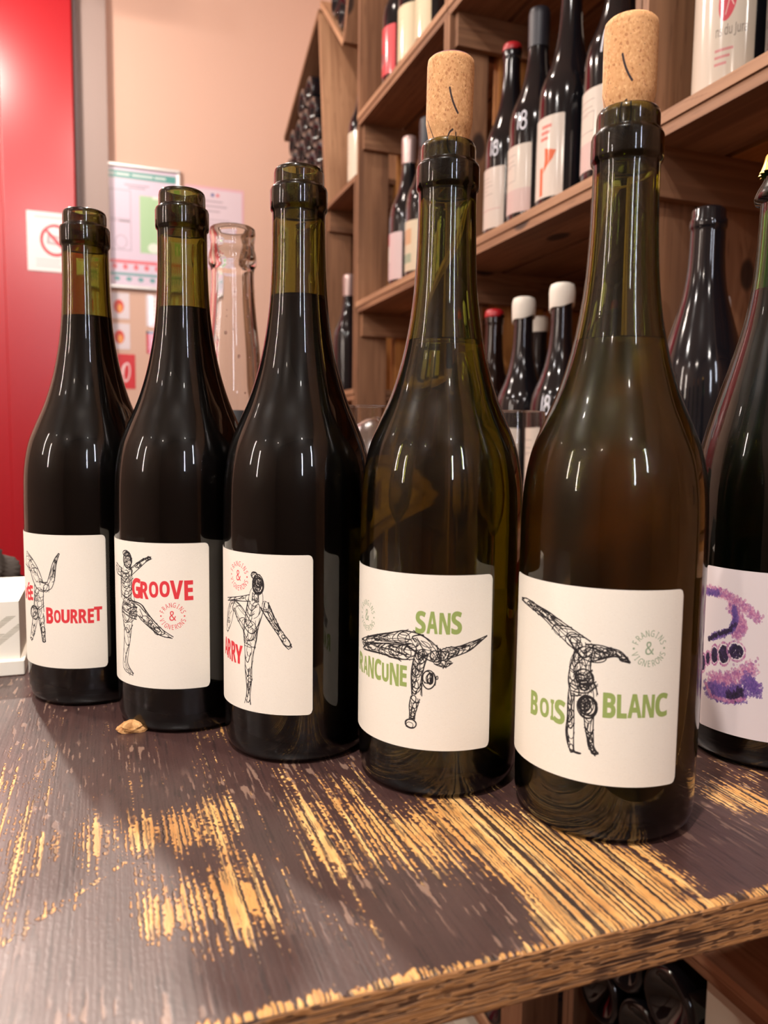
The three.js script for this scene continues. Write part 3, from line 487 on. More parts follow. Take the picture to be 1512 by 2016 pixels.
// ---------------------------------------------------------------- small things on the counter
{ // tall clear bottle with a dark wrap
  const BODYC = [[0.0378, 0.008], [0.038, 0.05], [0.038, 0.13], [0.0345, 0.165], [0.0292, 0.19], [0.0256, 0.205], [0.0236, 0.24], [0.0207, 0.27], [0.0190, 0.295], [0.0187, 0.31]];
  const FIN = [[0.0192, 0.3125], [0.0208, 0.315], [0.0211, 0.320], [0.0203, 0.3245], [0.0192, 0.328], [0.0190, 0.333], [0.0197, 0.338], [0.0200, 0.342], [0.0194, 0.3455], [0.0182, 0.3465], [0.0172, 0.3455], [0.0168, 0.342]];
  const o = thing('clear_bottle', 'tall clear glass bottle with water drops and a black wrap, behind the GROOVE bottle', 'bottle', [0.1095, 0, -0.70]);
  const inner = spline(BODYC, 40).map(([r, h]) => [r - 0.003, h]).filter(([r, h]) => h > 0.013).reverse();
  part('glass', new THREE.LatheGeometry(vec2([[0, 0.006], [0.02, 0.004], [0.03, 0], [0.035, 0.0008], [0.0372, 0.0035], ...spline(BODYC, 60), ...FIN, [0.0158, 0.335], [0.0158, 0.311], ...inner, [0.032, 0.009], [0.02, 0.0085], [0, 0.0105]]), 72), M.clearGlass, o);
  const g = []; for (let i = 0; i < 22; i++) { const h = 0.195 + rnd() * 0.115, a = -70 * RAD + rnd() * 140 * RAD, r = radiusAt(BODYC, h) + 0.0002, s = new THREE.SphereGeometry(0.0004 + rnd() * rnd() * 0.0014, 8, 6); s.scale(1, 1.25, 1); s.translate(r * Math.sin(a), h, r * Math.cos(a)); g.push(s); }
  const drops = part('water_drops', mergeGeometries(g), M.clearGlass, o); drops.userData.kind = 'stuff';
  part('black_wrap', new THREE.LatheGeometry(vec2([[0.0383, 0.02], [0.0384, 0.05], [0.0384, 0.13], [0.0349, 0.165], [0.0302, 0.187], [0.0300, 0.187], [0.0345, 0.1648], [0.0381, 0.13], [0.0381, 0.05], [0.0381, 0.02], [0.0383, 0.02]]), 64), M.black, o);
}
function wineGlass(pos, label) {
  const o = thing('wine_glass', label, 'glass', pos, 'clear wine glasses behind the bottles');
  part('foot', new THREE.LatheGeometry(vec2([[0, 0], [0.031, 0], [0.0325, 0.001], [0.031, 0.0018], [0.012, 0.004], [0.0045, 0.009], [0.0035, 0.016], [0.0035, 0.085], [0, 0.085]]), 48), M.clearGlass, o);
  part('bowl', new THREE.LatheGeometry(vec2([[0, 0.084], [0.006, 0.085], [0.020, 0.096], [0.0305, 0.113], [0.0335, 0.130], [0.0318, 0.155], [0.0285, 0.1895], [0.0282, 0.19], [0.0275, 0.1895], [0.0307, 0.155], [0.0324, 0.130], [0.0294, 0.114], [0.019, 0.098], [0.006, 0.088], [0, 0.0875]]), 64), M.clearGlass, o);
  return o;
}
wineGlass([0.346, 0, -0.615], 'clear wine glass behind the gap between SANS RANCUNE and BOIS BLANC');
wineGlass([0.205, 0, -0.60], 'clear wine glass behind the gap between the ARRY and SANS RANCUNE bottles');
{
  const o = thing('steel_pot', 'round polished steel pot behind the clear wine glass', 'pot', [0.262, 0, -0.745]);
  part('pot_body', new THREE.LatheGeometry(vec2([[0, 0], [0.032, 0], [0.036, 0.004], [0.046, 0.05], [0.051, 0.095], [0.048, 0.13], [0.038, 0.158], [0.024, 0.174], [0.012, 0.181], [0, 0.183]]), 64), M.steel, o);
}
{ // white printed card box and a dark brown bag at the left
  const map = canvasTexture(512, 256, (g, w, h) => {
    g.fillStyle = '#f2ecdf'; g.fillRect(0, 0, w, h); g.fillStyle = 'rgba(178,172,156,0.8)';
    for (const [x, y, len] of [[300, 30, 130], [350, 36, 130], [404, 30, 132], [446, 30, 130], [490, 24, 60], [470, 100, 50], [510, 60, 90], [220, 40, 110], [260, 32, 120]]) { g.save(); g.translate(x, y + 40); g.transform(1, 0, -0.55, 1, 0, 0); for (let i = 0; i < len; i += 7) { g.globalAlpha = 0.7 + 0.3 * rnd(); g.fillRect(0, i, 17, 6); } g.restore(); }
  });
  const white = std({ color: 0xf2ecdf, roughness: 0.75 }), face = std({ map, roughness: 0.75 });
  const o = thing('card_box', 'low white card box with grey slanted print beside the BOURRET bottle', 'box', [0, 0, 0]);
  part('lid', new THREE.BoxGeometry(0.18, 0.040, 0.10), [white, white, white, white, face, white], o, [-0.147, 0.0305, -0.618]);
  part('tray', new RoundedBoxGeometry(0.186, 0.0105, 0.106, 2, 0.001), white, o, [-0.147, 0.0053, -0.617]);
}
{
  const g = new THREE.SphereGeometry(1, 64, 40), p = g.attributes.position;
  for (let i = 0; i < p.count; i++) { const x = p.getX(i), y = p.getY(i), z = p.getZ(i), f = 1 + 0.28 * (noise(x * 3 + 9, y * 4 + z * 3 + 5, 61) - 0.5) + 0.2 * (noise(x * 7 + 3, y * 8 + z * 5, 62) - 0.5); p.setXYZ(i, x * f, Math.max(y * f, -0.85), z * f); }
  g.computeVertexNormals(); g.scale(0.062, 0.040, 0.05);
  single('cloth_bag', g, std({ color: 0x2a2018, roughness: 0.75 }), [-0.137, 0.0342, -0.745], 'crumpled dark brown bag lying behind the white card box', 'bag');
}
{ // chip of cork at the foot of the GROOVE bottle
  const g = new THREE.IcosahedronGeometry(1, 3), p = g.attributes.position;
  for (let i = 0; i < p.count; i++) { const x = p.getX(i), y = p.getY(i), z = p.getZ(i), f = 1 + 0.5 * (noise(x * 2.2 + 4, y * 3 + z * 2.4 + 7, 66) - 0.5); p.setXYZ(i, x * f, Math.max(y * f, -0.5), z * f); }
  g.computeVertexNormals(); g.scale(0.0078, 0.0042, 0.0042);
  const c = onTable(272, 1452);
  single('wood_chip', g, std({ map: woodTexture([170, 120, 70], [226, 180, 122], 77, []), roughness: 0.85 }), [c[0], 0.0021, c[1]], 'pale chip of cork at the foot of the GROOVE bottle', 'chip');
}

// ---------------------------------------------------------------- wall of wooden crates
const CX = 0.54, CD = 0.315;
const ROWS = [-1.15, -0.748, -0.345, 0.058, 0.461, 0.866, 1.271], COLS = [[-1.69, -1.215], [-1.213, -0.713], [-0.711, -0.215]];
const LOW = [[-1.69, -1.282], [-1.280, -0.779], [-0.777, -0.281]];
const tones = [M.crateBrown, M.cratePale, M.crateBrown, M.crateOrange];
const tone = () => tones[Math.floor(rnd() * tones.length)];
function crate(label, z0, z1, y0, y1, group = 'stacked wooden crates', inner = M.crateOrange) {
  const o = thing('wooden_crate', label, 'crate', [CX, y0, (z0 + z1) / 2], group), h = y1 - y0 - 0.001, a = z0 - (z0 + z1) / 2, b = -a, t = 0.0115, s = 0.010, J = () => (rnd() - 0.5) * 0.003;
  for (const [p, q] of [[0, 0.098], [0.108, 0.205], [0.215, CD]]) {
    const j = J(), m = tone();
    board('floor_board', o, p, q, 0, t, a + (p ? 0.001 : 0), b - (p ? 0.001 : 0), p ? m : M.cratePale, 'z');
    board('top_board', o, p + (p ? 0 : 0.002), q, h - t, h, a, b, p ? m : M.crateBrown, 'z');
  }
  for (const [z, dir] of [[a, 1], [b, -1]]) {
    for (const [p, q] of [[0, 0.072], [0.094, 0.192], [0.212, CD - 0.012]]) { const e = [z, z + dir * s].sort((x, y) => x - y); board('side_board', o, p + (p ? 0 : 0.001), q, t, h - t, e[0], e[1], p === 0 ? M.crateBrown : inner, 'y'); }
    const e = [z + dir * s, z + dir * (s + 0.012)].sort((x, y) => x - y); board('corner_rail', o, 0.010, CD - 0.02, h - t - 0.052, h - t, e[0], e[1], M.crateBrown, 'x');
  }
  for (let k = 0; k < 3; k++) { const yy = t + 0.004 + k * (h - 2 * t) / 3; board('back_board', o, CD - 0.010, CD, yy, yy + (h - 2 * t) / 3 - 0.014, a + s, b - s, tone(), 'z'); }
  return o;
}
const CRATES = [
  // column, row, label
  [0, 0, 'wooden crate on the floor at the far end of the crate wall'], [0, 1, 'second crate up from the floor at the far end of the crate wall'], [0, 2, 'crate behind the counter, third up at the far end of the crate wall'],
  [0, 3, 'wooden crate with orange side board seen behind the SANS RANCUNE bottle'], [0, 4, 'wooden crate holding the bottle with a pink and red label'], [0, 5, 'wooden crate holding the bottle with a bright red label'],
  [1, 0, 'wooden crate on the floor holding the cream carton'], [1, 1, 'wooden crate of lying bottles left of the thin divider'], [1, 2, 'wooden crate behind the counter below the white waxed bottles'],
  [1, 3, 'dim wooden crate holding the white waxed bottles'], [1, 4, 'wooden crate holding a row of dark bottles with white labels'], [1, 5, 'wooden crate on top of the one with the white-labelled row'],
  [2, 0, 'wooden crate on the floor nearest the bar end'], [2, 1, 'wooden crate of lying bottles with the sketched cream carton'], [2, 2, 'wooden crate behind the counter below the large dark bottle'],
  [2, 3, 'dim wooden crate holding the large dark bottle'], [2, 4, 'wooden crate holding the bottle with du Jura on its label'],
];
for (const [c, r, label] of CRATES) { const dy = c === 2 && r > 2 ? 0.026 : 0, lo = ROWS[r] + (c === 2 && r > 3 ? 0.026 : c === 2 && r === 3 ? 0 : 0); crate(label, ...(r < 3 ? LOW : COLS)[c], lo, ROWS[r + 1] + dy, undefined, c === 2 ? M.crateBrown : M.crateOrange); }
for (const [y0, y1, label] of [[-1.15, -0.68, 'narrow upright crate on the floor by the angled rack'], [-0.679, -0.205, 'narrow upright crate, second up by the angled rack'], [-0.204, 0.268, 'narrow upright crate below the slim dark bottle'], [0.269, 0.757, 'narrow upright crate holding the slim dark bottle']]) crate(label, -1.965, -1.70, y0, y1, 'narrow upright crates');

{ // unseen cupboard, added so the right flanks of the bottles mirror something dark
  const o = thing('added_cupboard', 'unseen brown wooden cupboard added beyond the crates to darken the bottle reflections', 'cupboard', [0.585, FLOOR, -0.19]);
  board('carcass', o, 0.02, 0.285, 0, 2.75, 0, 1.95, M.crateBrown, 'y');
  for (let k = 0; k < 4; k++) { const d = board('added_cupboard_door', o, 0, 0.0195, 0.08, 2.72, 0.006 + k * 0.486, 0.484 + k * 0.486, M.crateBrown, 'y'); part('handle', new RoundedBoxGeometry(0.016, 0.14, 0.012, 2, 0.004), M.steel, d, [-0.0178, 0, k % 2 ? -0.2 : 0.2]); }
}

// angled rack at the far end of the crate wall
{
  const o = thing('angled_rack', 'wooden bottle rack with slanted boards forming an M at the end of the crates', 'rack', [CX, 0, 0]);
  const plank = (name, y0, z0, y1, z1, t, m) => { const l = Math.hypot(y1 - y0, z1 - z0), b = part(name, boardGeometry(0.31, l, t, 'y'), m, o, [0.155, (y0 + y1) / 2, (z0 + z1) / 2]); b.rotation.x = Math.atan2(z1 - z0, y1 - y0); return b; };
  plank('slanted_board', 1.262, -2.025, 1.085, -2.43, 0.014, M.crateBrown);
  plank('slanted_board', 0.757, -1.945, 1.25, -2.022, 0.014, M.cratePale);
  plank('slanted_board', 1.272, -2.008, 1.083, -1.805, 0.013, M.cratePale);
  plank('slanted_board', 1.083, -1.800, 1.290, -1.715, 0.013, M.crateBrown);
}
{
  const o = thing('rack_stand', 'plain wooden stand carrying the angled bottle rack', 'stand', [CX, 0, 0]);
  board('upright_board', o, 0, 0.31, FLOOR, 0.795, -2.432, -2.42, M.crateBrown, 'y'); board('upright_board', o, 0, 0.31, FLOOR, 0.782, -1.985, -1.973, M.crateBrown, 'y');
  board('shelf_board', o, 0, 0.31, 0.782, 0.795, -2.42, -1.973, M.cratePale, 'z'); board('shelf_board', o, 0, 0.31, 0.2, 0.214, -2.42, -1.985, M.cratePale, 'z');
}

// ---------------------------------------------------------------- shelf bottles
const DARK = new THREE.LatheGeometry(vec2([...outerProfile(spline(BODY, 22), RING), [0.0090, 0.285], [0, 0.285]]), 40);
const FAT = new THREE.LatheGeometry(vec2([...outerProfile(spline(FIZZ, 22), [[0.0160, 0.286], [0.0165, 0.288], [0.0165, 0.293], [0.015, 0.295], [0.0148, 0.302], [0.013, 0.3045], [0.010, 0.3045]]), [0.009, 0.295], [0, 0.295]]), 40);
const capGeometry = (drip, top = 0.3025, low = 0.262, fat = 1) => { // dipped wax or foil over the mouth, its lower rim uneven
  const pos = [], idx = [], seg = 40, prof = [[0, top], [0.010, top - 0.0002], [0.0138, top - 0.0022], [0.0152, top - 0.007], [0.0157, top - 0.013], [0.0156, 0]];
  for (let i = 0; i <= seg; i++) { const a = i / seg * Math.PI * 2, l = low + drip * Math.sin(a + 1) + drip * 0.4 * Math.sin(a * 3); prof.forEach(([r, h], j) => { const hh = j === prof.length - 1 ? l : h, rr = j === prof.length - 1 ? Math.max(0.0150, radiusAt(BODY, l) + 0.0009) * fat : r * fat; pos.push(rr * Math.sin(a), hh, rr * Math.cos(a)); }); const r2 = radiusAt(BODY, l) + 0.0001; pos.push(r2 * Math.sin(a), l, r2 * Math.cos(a)); }
  const n = prof.length + 1; for (let i = 0; i < seg; i++) for (let j = 0; j < n - 1; j++) { const A = i * n + j, B = A + n; idx.push(A, A + 1, B, B, A + 1, B + 1); }
  const g = new THREE.BufferGeometry(); g.setAttribute('position', new THREE.Float32BufferAttribute(pos, 3)); g.setIndex(idx); g.computeVertexNormals(); return g;
};
const CAPS = { wax: capGeometry(0.004, 0.3060, 0.2735, 1.12), foil: capGeometry(0.0002, 0.3012, 0.246), disc: capGeometry(0.002, 0.3025, 0.2935), short: capGeometry(0.0005, 0.302, 0.2755) };
const sheet = (draw, bg = '#e6ded4', w = 384, h = 384) => canvasTexture(w, h, (g) => { g.fillStyle = bg; g.fillRect(0, 0, w, h); draw(g, w, h); });
const lines = (g, x, y, w, n, gap, c = 'rgba(120,112,112,0.55)', t = 4) => { g.fillStyle = c; for (let i = 0; i < n; i++) g.fillRect(x, y + i * gap, w * (0.6 + 0.4 * rnd()), t); };
const chalk = (word) => canvasTexture(256, 256, (g) => { g.clearRect(0, 0, 256, 256); g.strokeStyle = '#dfe0ea'; g.lineWidth = 20; g.lineCap = 'round'; g.beginPath(); g.moveTo(70, 50); g.lineTo(62, 205); g.stroke(); g.beginPath(); g.ellipse(160, 82, 40, 40, 0, 0, 7); g.stroke(); g.beginPath(); g.ellipse(158, 170, 48, 48, 0, 0, 7); g.stroke(); });
const CHALK = std({ map: chalk('18'), transparent: true, alphaTest: 0.4, roughness: 0.9 });
function shelfBottle(x, y, z, label, opt = {}, group) {
  const o = thing(opt.name ?? 'shelf_wine_bottle', label, 'bottle', [x, y, z], group ?? 'wine bottles standing in the crates');
  part('glass', opt.fat ? FAT : DARK, opt.brown ? M.darkGlassBrown : M.darkGlass, o);
  if (opt.cap) part('cap', CAPS[opt.cap[0]], opt.cap[1], o, undefined, opt.cap[2]);
  const R = opt.fat ? 0.0406 : 0.0393, face = -90 * RAD + (opt.turn ?? 0) * RAD, half = (opt.half ?? 52) * RAD, [h0, h1] = opt.span ?? [0.012, 0.105];
  if (opt.map) part('label', wrapped(R, face - half, face + half, h0, h1, 0.002, 32, 3, 0.0004), phys({ map: opt.map, color: 0xdcd6d2, roughness: 0.6, clearcoat: 0.5, clearcoatRoughness: 0.12 }), o, undefined, opt.note);
  if (opt.chalk) { const [c0, c1, g0, g1] = opt.chalk; part('chalk_number', wrapped((h) => radiusAt(BODY, h), c0 * RAD, c1 * RAD, g0, g1, 0, 16, 10, 0.0005), CHALK, o, undefined, 'white handwritten number'); }
  if (opt.scale) o.scale.setScalar(opt.scale);
  return o;
}
const WHITE_A = sheet((g) => { lines(g, 60, 60, 220, 5, 26); g.fillStyle = 'rgba(120,150,110,0.6)'; g.fillRect(60, 290, 60, 46); g.fillStyle = 'rgba(205,160,160,0.5)'; g.fillRect(20, 260, 330, 10); }, '#e2d8d0');
const WHITE_B = sheet((g) => { lines(g, 70, 50, 200, 3, 34); g.strokeStyle = 'rgba(110,105,110,0.5)'; g.lineWidth = 4; g.strokeRect(100, 110, 150, 90); g.fillStyle = 'rgba(206,150,160,0.35)'; g.fillRect(0, 250, 384, 134); }, '#e4dcd2');
const ORANGE = sheet((g) => { g.fillStyle = 'rgba(222,96,84,0.75)'; for (let i = 0; i < 3; i++) g.fillRect(200 - i * 6, 40 + i * 28, 90 - i * 8, 16); g.fillStyle = '#e8641e'; g.beginPath(); g.moveTo(236, 150); g.lineTo(330, 170); g.lineTo(306, 206); g.lineTo(262, 236); g.lineTo(226, 268); g.lineTo(240, 206); g.closePath(); g.fill(); g.beginPath(); g.moveTo(190, 240); g.lineTo(222, 236); g.lineTo(224, 372); g.lineTo(190, 376); g.fill(); }, '#ebe3da');
const PINK = sheet((g) => { g.fillStyle = '#d2485a'; g.fillRect(30, 0, 150, 96); g.fillStyle = '#f0e6e0'; g.fillRect(30, 110, 170, 120); lines(g, 60, 250, 150, 3, 26); }, '#e6cfd4');
const CREAM = sheet((g) => { g.fillStyle = 'rgba(214,140,90,0.5)'; g.fillRect(60, 60, 220, 120); g.fillStyle = 'rgba(100,150,130,0.5)'; g.fillRect(60, 250, 220, 70); }, '#e8dcc0');
const PLAIN_CREAM = sheet((g) => { lines(g, 90, 90, 180, 4, 40, 'rgba(170,150,120,0.35)'); }, '#e6d8b6');
const REDLAB = sheet((g) => { g.fillStyle = 'rgba(244,176,176,0.8)'; g.beginPath(); g.ellipse(120, 110, 46, 70, 0.2, 0, 7); g.fill(); g.fillStyle = 'rgba(150,90,96,0.7)'; g.beginPath(); g.ellipse(190, 250, 60, 44, 0.5, 0, 7); g.fill(); g.fillStyle = 'rgba(240,190,190,0.8)'; g.beginPath(); g.ellipse(130, 280, 50, 30, 0.5, 0, 7); g.fill(); }, '#d62f3c');
const JURA = sheet((g, w, h) => {
  g.fillStyle = '#d8384c'; g.beginPath(); g.ellipse(462, 180, 56, 78, 0.45, 0, 7); g.fill(); g.strokeStyle = '#f0d8d0'; g.lineWidth = 5; g.beginPath(); g.moveTo(470, 100); g.lineTo(474, 180); g.lineTo(448, 236); g.moveTo(474, 180); g.lineTo(500, 210); g.moveTo(472, 140); g.lineTo(436, 186); g.moveTo(472, 150); g.lineTo(498, 140); g.stroke();
  g.fillStyle = '#6c645c'; g.font = '46px sans-serif'; g.fillText('ns du Jura', 386, 300); g.fillStyle = 'rgba(206,92,104,0.6)'; for (let i = 0; i < 3; i++) g.fillRect(388, 340 + i * 22, 120 - 20 * i, 9);
}, '#d9cfc0', 640, 448);
const SILVER_FOIL = [ 'foil', M.capsuleSilver, 'pale metallic capsule' ], DARK_FOIL = ['foil', M.capsuleDark, 'dull black capsule'], RED_DISC = ['disc', M.redWax, 'thin red wax top'], WHITE_WAX = ['wax', M.whiteWax, 'thick white wax top'];
const SX = 0.5875, F1 = ROWS[4] + 0.0118, F0 = ROWS[3] + 0.0118, F2 = ROWS[5] + 0.0118;
shelfBottle(SX + 0.003, F1, -1.082, 'dark bottle with thin red wax top and low white label, first in the white-labelled row', { cap: RED_DISC, map: WHITE_A, chalk: [-85, -50, 0.118, 0.150], scale: 0.95 });
shelfBottle(SX, F1, -1.0, 'dark bottle with dull black capsule and white label in the white-labelled row', { cap: DARK_FOIL, map: WHITE_B, chalk: [-80, -45, 0.120, 0.155], scale: 0.985 });
shelfBottle(SX, F1, -0.919, 'dark bottle with an orange splash on its white label', { cap: RED_DISC, map: ORANGE, scale: 1.0, span: [0.010, 0.112] });
shelfBottle(SX + 0.085, F1, -0.935, 'dark bottle with white wax top standing behind the orange-splashed label', { cap: ['wax', M.whiteWax, 'white wax top'], brown: true, scale: 0.94 });
shelfBottle(SX - 0.002, F1, -0.812, 'dark bottle with white number 18 on its shoulder and a white label', { cap: DARK_FOIL, map: WHITE_B, chalk: [-75, -35, 0.135, 0.175], scale: 1.0 });
shelfBottle(SX, F1, -1.492, 'dark bottle with pale capsule and pink label with a red square', { cap: SILVER_FOIL, map: PINK, scale: 0.985 });
shelfBottle(SX + 0.002, F1, -1.405, 'dark bottle with cream and orange label half hidden by the SANS RANCUNE bottle', { cap: DARK_FOIL, map: CREAM, scale: 1.0 });
shelfBottle(SX + 0.1, F1, -1.56, 'dark bottle with pink foil neck standing behind the pink-labelled bottle', { cap: ['foil', std({ color: 0xc87878, roughness: 0.5 }), 'pink foil capsule'], scale: 0.98 });
shelfBottle(SX, F2, -1.545, 'dark bottle with a bright red label', { cap: DARK_FOIL, map: REDLAB, span: [0.022, 0.115] });
shelfBottle(SX, F2, -1.455, 'dark bottle with a plain cream label beside the bright red label', { cap: DARK_FOIL, map: PLAIN_CREAM, span: [0.012, 0.11], half: 62 });
shelfBottle(SX, F2, -1.365, 'pale labelled bottle with a red neck band in the top crate', { cap: ['foil', std({ color: 0xc86058, roughness: 0.5 }), 'red foil capsule'], map: PLAIN_CREAM });
shelfBottle(SX - 0.005, 0.7575, -1.775, 'slim bottle with a tall white label standing by the slanted boards', { cap: DARK_FOIL, map: sheet((g) => lines(g, 120, 120, 130, 4, 40), '#e6e0cc'), span: [0.006, 0.125], half: 60, scale: 0.9 });
shelfBottle(SX + 0.002, 0.269 + 0.0118, -1.90, 'slim dark bottle with grey capsule in the narrow crate', { cap: SILVER_FOIL, scale: 0.99 });
shelfBottle(SX, F0, -1.112, 'dark bottle with thin red wax top beside the white waxed bottles', { cap: RED_DISC, map: WHITE_A, brown: true });
shelfBottle(SX, F0, -1.020, 'white waxed bottle with red and white label, seen behind the wine glass', { cap: WHITE_WAX, map: ORANGE, half: 60 });
shelfBottle(SX - 0.004, F0, -0.912, 'white waxed bottle with a chalk mark, next to the BOIS BLANC neck', { cap: WHITE_WAX, map: WHITE_B, chalk: [-75, -45, 0.125, 0.16] });
shelfBottle(SX + 0.11, F0, -0.98, 'dark bottle with red wax top behind the two white waxed bottles', { cap: RED_DISC });
shelfBottle(SX + 0.1, F0, -1.14, 'dark bottle with white foil, deepest among the waxed bottles', { cap: ['short', M.whiteWax, 'white foil'] });
shelfBottle(SX + 0.02, F0, -1.50, 'dark bottle with black capsule behind the shoulder of SANS RANCUNE', { cap: DARK_FOIL, scale: 0.97 });
shelfBottle(0.532, 0.0705 - 0.0007, -0.590, 'large dark bottle with glossy broad shoulders behind the BOIS BLANC bottle', { fat: true, scale: 1.02, name: 'large_dark_bottle' });
shelfBottle(0.618, F0, -0.665, 'small bottle with grey-white cap behind the large dark bottle', { cap: ['short', std({ color: 0xb8aeaa, roughness: 0.6 }), 'grey-white cap'], scale: 0.83 });
shelfBottle(SX, ROWS[4] + 0.026 + 0.0118, -0.625, 'bottle with cream label printed with a red oval and the words du Jura', { cap: DARK_FOIL, map: JURA, span: [0.004, 0.13], half: 64.5, turn: 4.5 });
shelfBottle(SX, ROWS[4] + 0.026 + 0.0118, -0.535, 'dark unlabelled bottle beside the du Jura bottle', { cap: DARK_FOIL });

// lying bottles with their bases to the front
const lying = [];
for (let k = 0; k < 5; k++) for (let j = 0; j < 2; j++) lying.push([ROWS[1] + 0.0118 + 0.0394 + 0.0685 * k, -0.685 + 0.0792 * (j - (k % 2 ? 0.5 : 0)), 'lying dark bottle, base outward, under the counter right of the thin divider', 'bottles lying under the counter right of the divider']);
for (let k = 0; k < 3; k++) for (let j = 0; j < 5 - k; j++) lying.push([ROWS[1] + 0.0118 + 0.0394 + 0.0685 * k, -0.832 - 0.0792 * j - 0.0396 * k, 'lying dark bottle, base outward, under the counter left of the thin divider', 'bottles lying under the counter left of the divider']);
for (let k = 0; k < 5; k++) for (let j = 0; j < (k > 2 ? 4 : 5); j++) { const y = 0.796 + 0.0394 + 0.0685 * k, z = -2.375 + 0.0792 * j + (k % 2 ? 0.0396 : 0); if (z < -1.945 - 0.156 * (y - 0.757) - 0.05 && y < 1.262 - 0.437 * (-2.025 - z) - 0.055) lying.push([y, z, 'dark bottle lying base outward in the angled rack', 'bottles lying in the angled rack']); }
for (const [y, z] of [[1.1645, -1.8215], [1.2195, -1.879]]) lying.push([y, z, 'dark bottle lying in the V of the angled rack', 'bottles lying in the V of the rack']);
{
  let proto;
  for (const [y, z, label, group] of lying) {
    if (!proto) { proto = thing('lying_wine_bottle', label, 'bottle', [CX + 0.002, y, z], group); part('glass', DARK, M.darkGlass, proto); part('cap', CAPS.foil, M.capsuleDark, proto); proto.rotation.z = -Math.PI / 2; }
    else { const c = copyOf(proto, [CX + 0.002, y, z], label, group); c.rotation.x = 0; }
  }
}
{ // cartons on the crates under the counter
  const map = sheet((g) => { g.strokeStyle = 'rgba(70,62,56,0.75)'; g.lineWidth = 4; for (const [x, y, rx, ry] of [[250, 150, 60, 34], [250, 160, 30, 18], [230, 220, 110, 50], [190, 280, 120, 60], [210, 330, 150, 50]]) { g.beginPath(); g.ellipse(x, y, rx, ry, -0.3, 3, 7.4); g.stroke(); } }, '#c9bfae');
  const side = std({ color: 0xc9bfae, roughness: 0.8 }), face = std({ map, roughness: 0.8 });
  single('sketched_carton', new THREE.BoxGeometry(0.2, 0.371, 0.235), [side, face, side, side, side, side], [0.652, ROWS[1] + 0.0118 + 0.1855, -0.4435], 'cream carton with a faint ink sketch beside the lying bottles', 'box');
  single('cream_carton', new THREE.BoxGeometry(0.2, 0.28, 0.24), side, [0.66, ROWS[0] + 0.0118 + 0.14, -1.12], 'plain cream carton low in the crates under the counter', 'box');
}

// ---------------------------------------------------------------- notices on the back wall and the door
const wallZ = RZ0;
function plate(name, label, category, x0, x1, y0, y1, depth, zBack, draw, w, h, edge, group) {
  const map = canvasTexture(w, h, draw), side = std({ color: edge, roughness: 0.6 }), face = phys({ map, roughness: 0.35, clearcoat: 0.3 });
  return single(name, new THREE.BoxGeometry(x1 - x0, y1 - y0, depth), [side, side, side, side, face, side], [(x0 + x1) / 2, (y0 + y1) / 2, zBack + depth / 2], label, category, group);
}
plate('no_phone_sign', 'white square sign with a red ring and slash on the red door', 'sign', -0.214, -0.052 - 0.02, 0.680, 0.862, 0.003, wallZ + 0.05, (g, w, h) => {
  g.fillStyle = '#ece4e4'; g.fillRect(0, 0, w, h); g.fillStyle = 'rgba(140,132,140,0.55)'; g.fillRect(40, 22, 190, 8);
  g.fillStyle = 'rgba(120,112,120,0.55)'; g.save(); g.translate(150, 140); g.rotate(0.1); g.fillRect(-46, -24, 92, 48); g.fillStyle = 'rgba(220,210,214,0.9)'; g.fillRect(-32, -14, 60, 26); g.restore();
  g.strokeStyle = '#d82c3a'; g.lineWidth = 16; g.beginPath(); g.arc(150, 140, 74, 0, 7); g.stroke(); g.beginPath(); g.moveTo(100, 88); g.lineTo(202, 192); g.stroke(); lines(g, 44, 238, 190, 3, 16, 'rgba(130,124,132,0.5)', 5);
}, 260, 300, 0xe6dede);
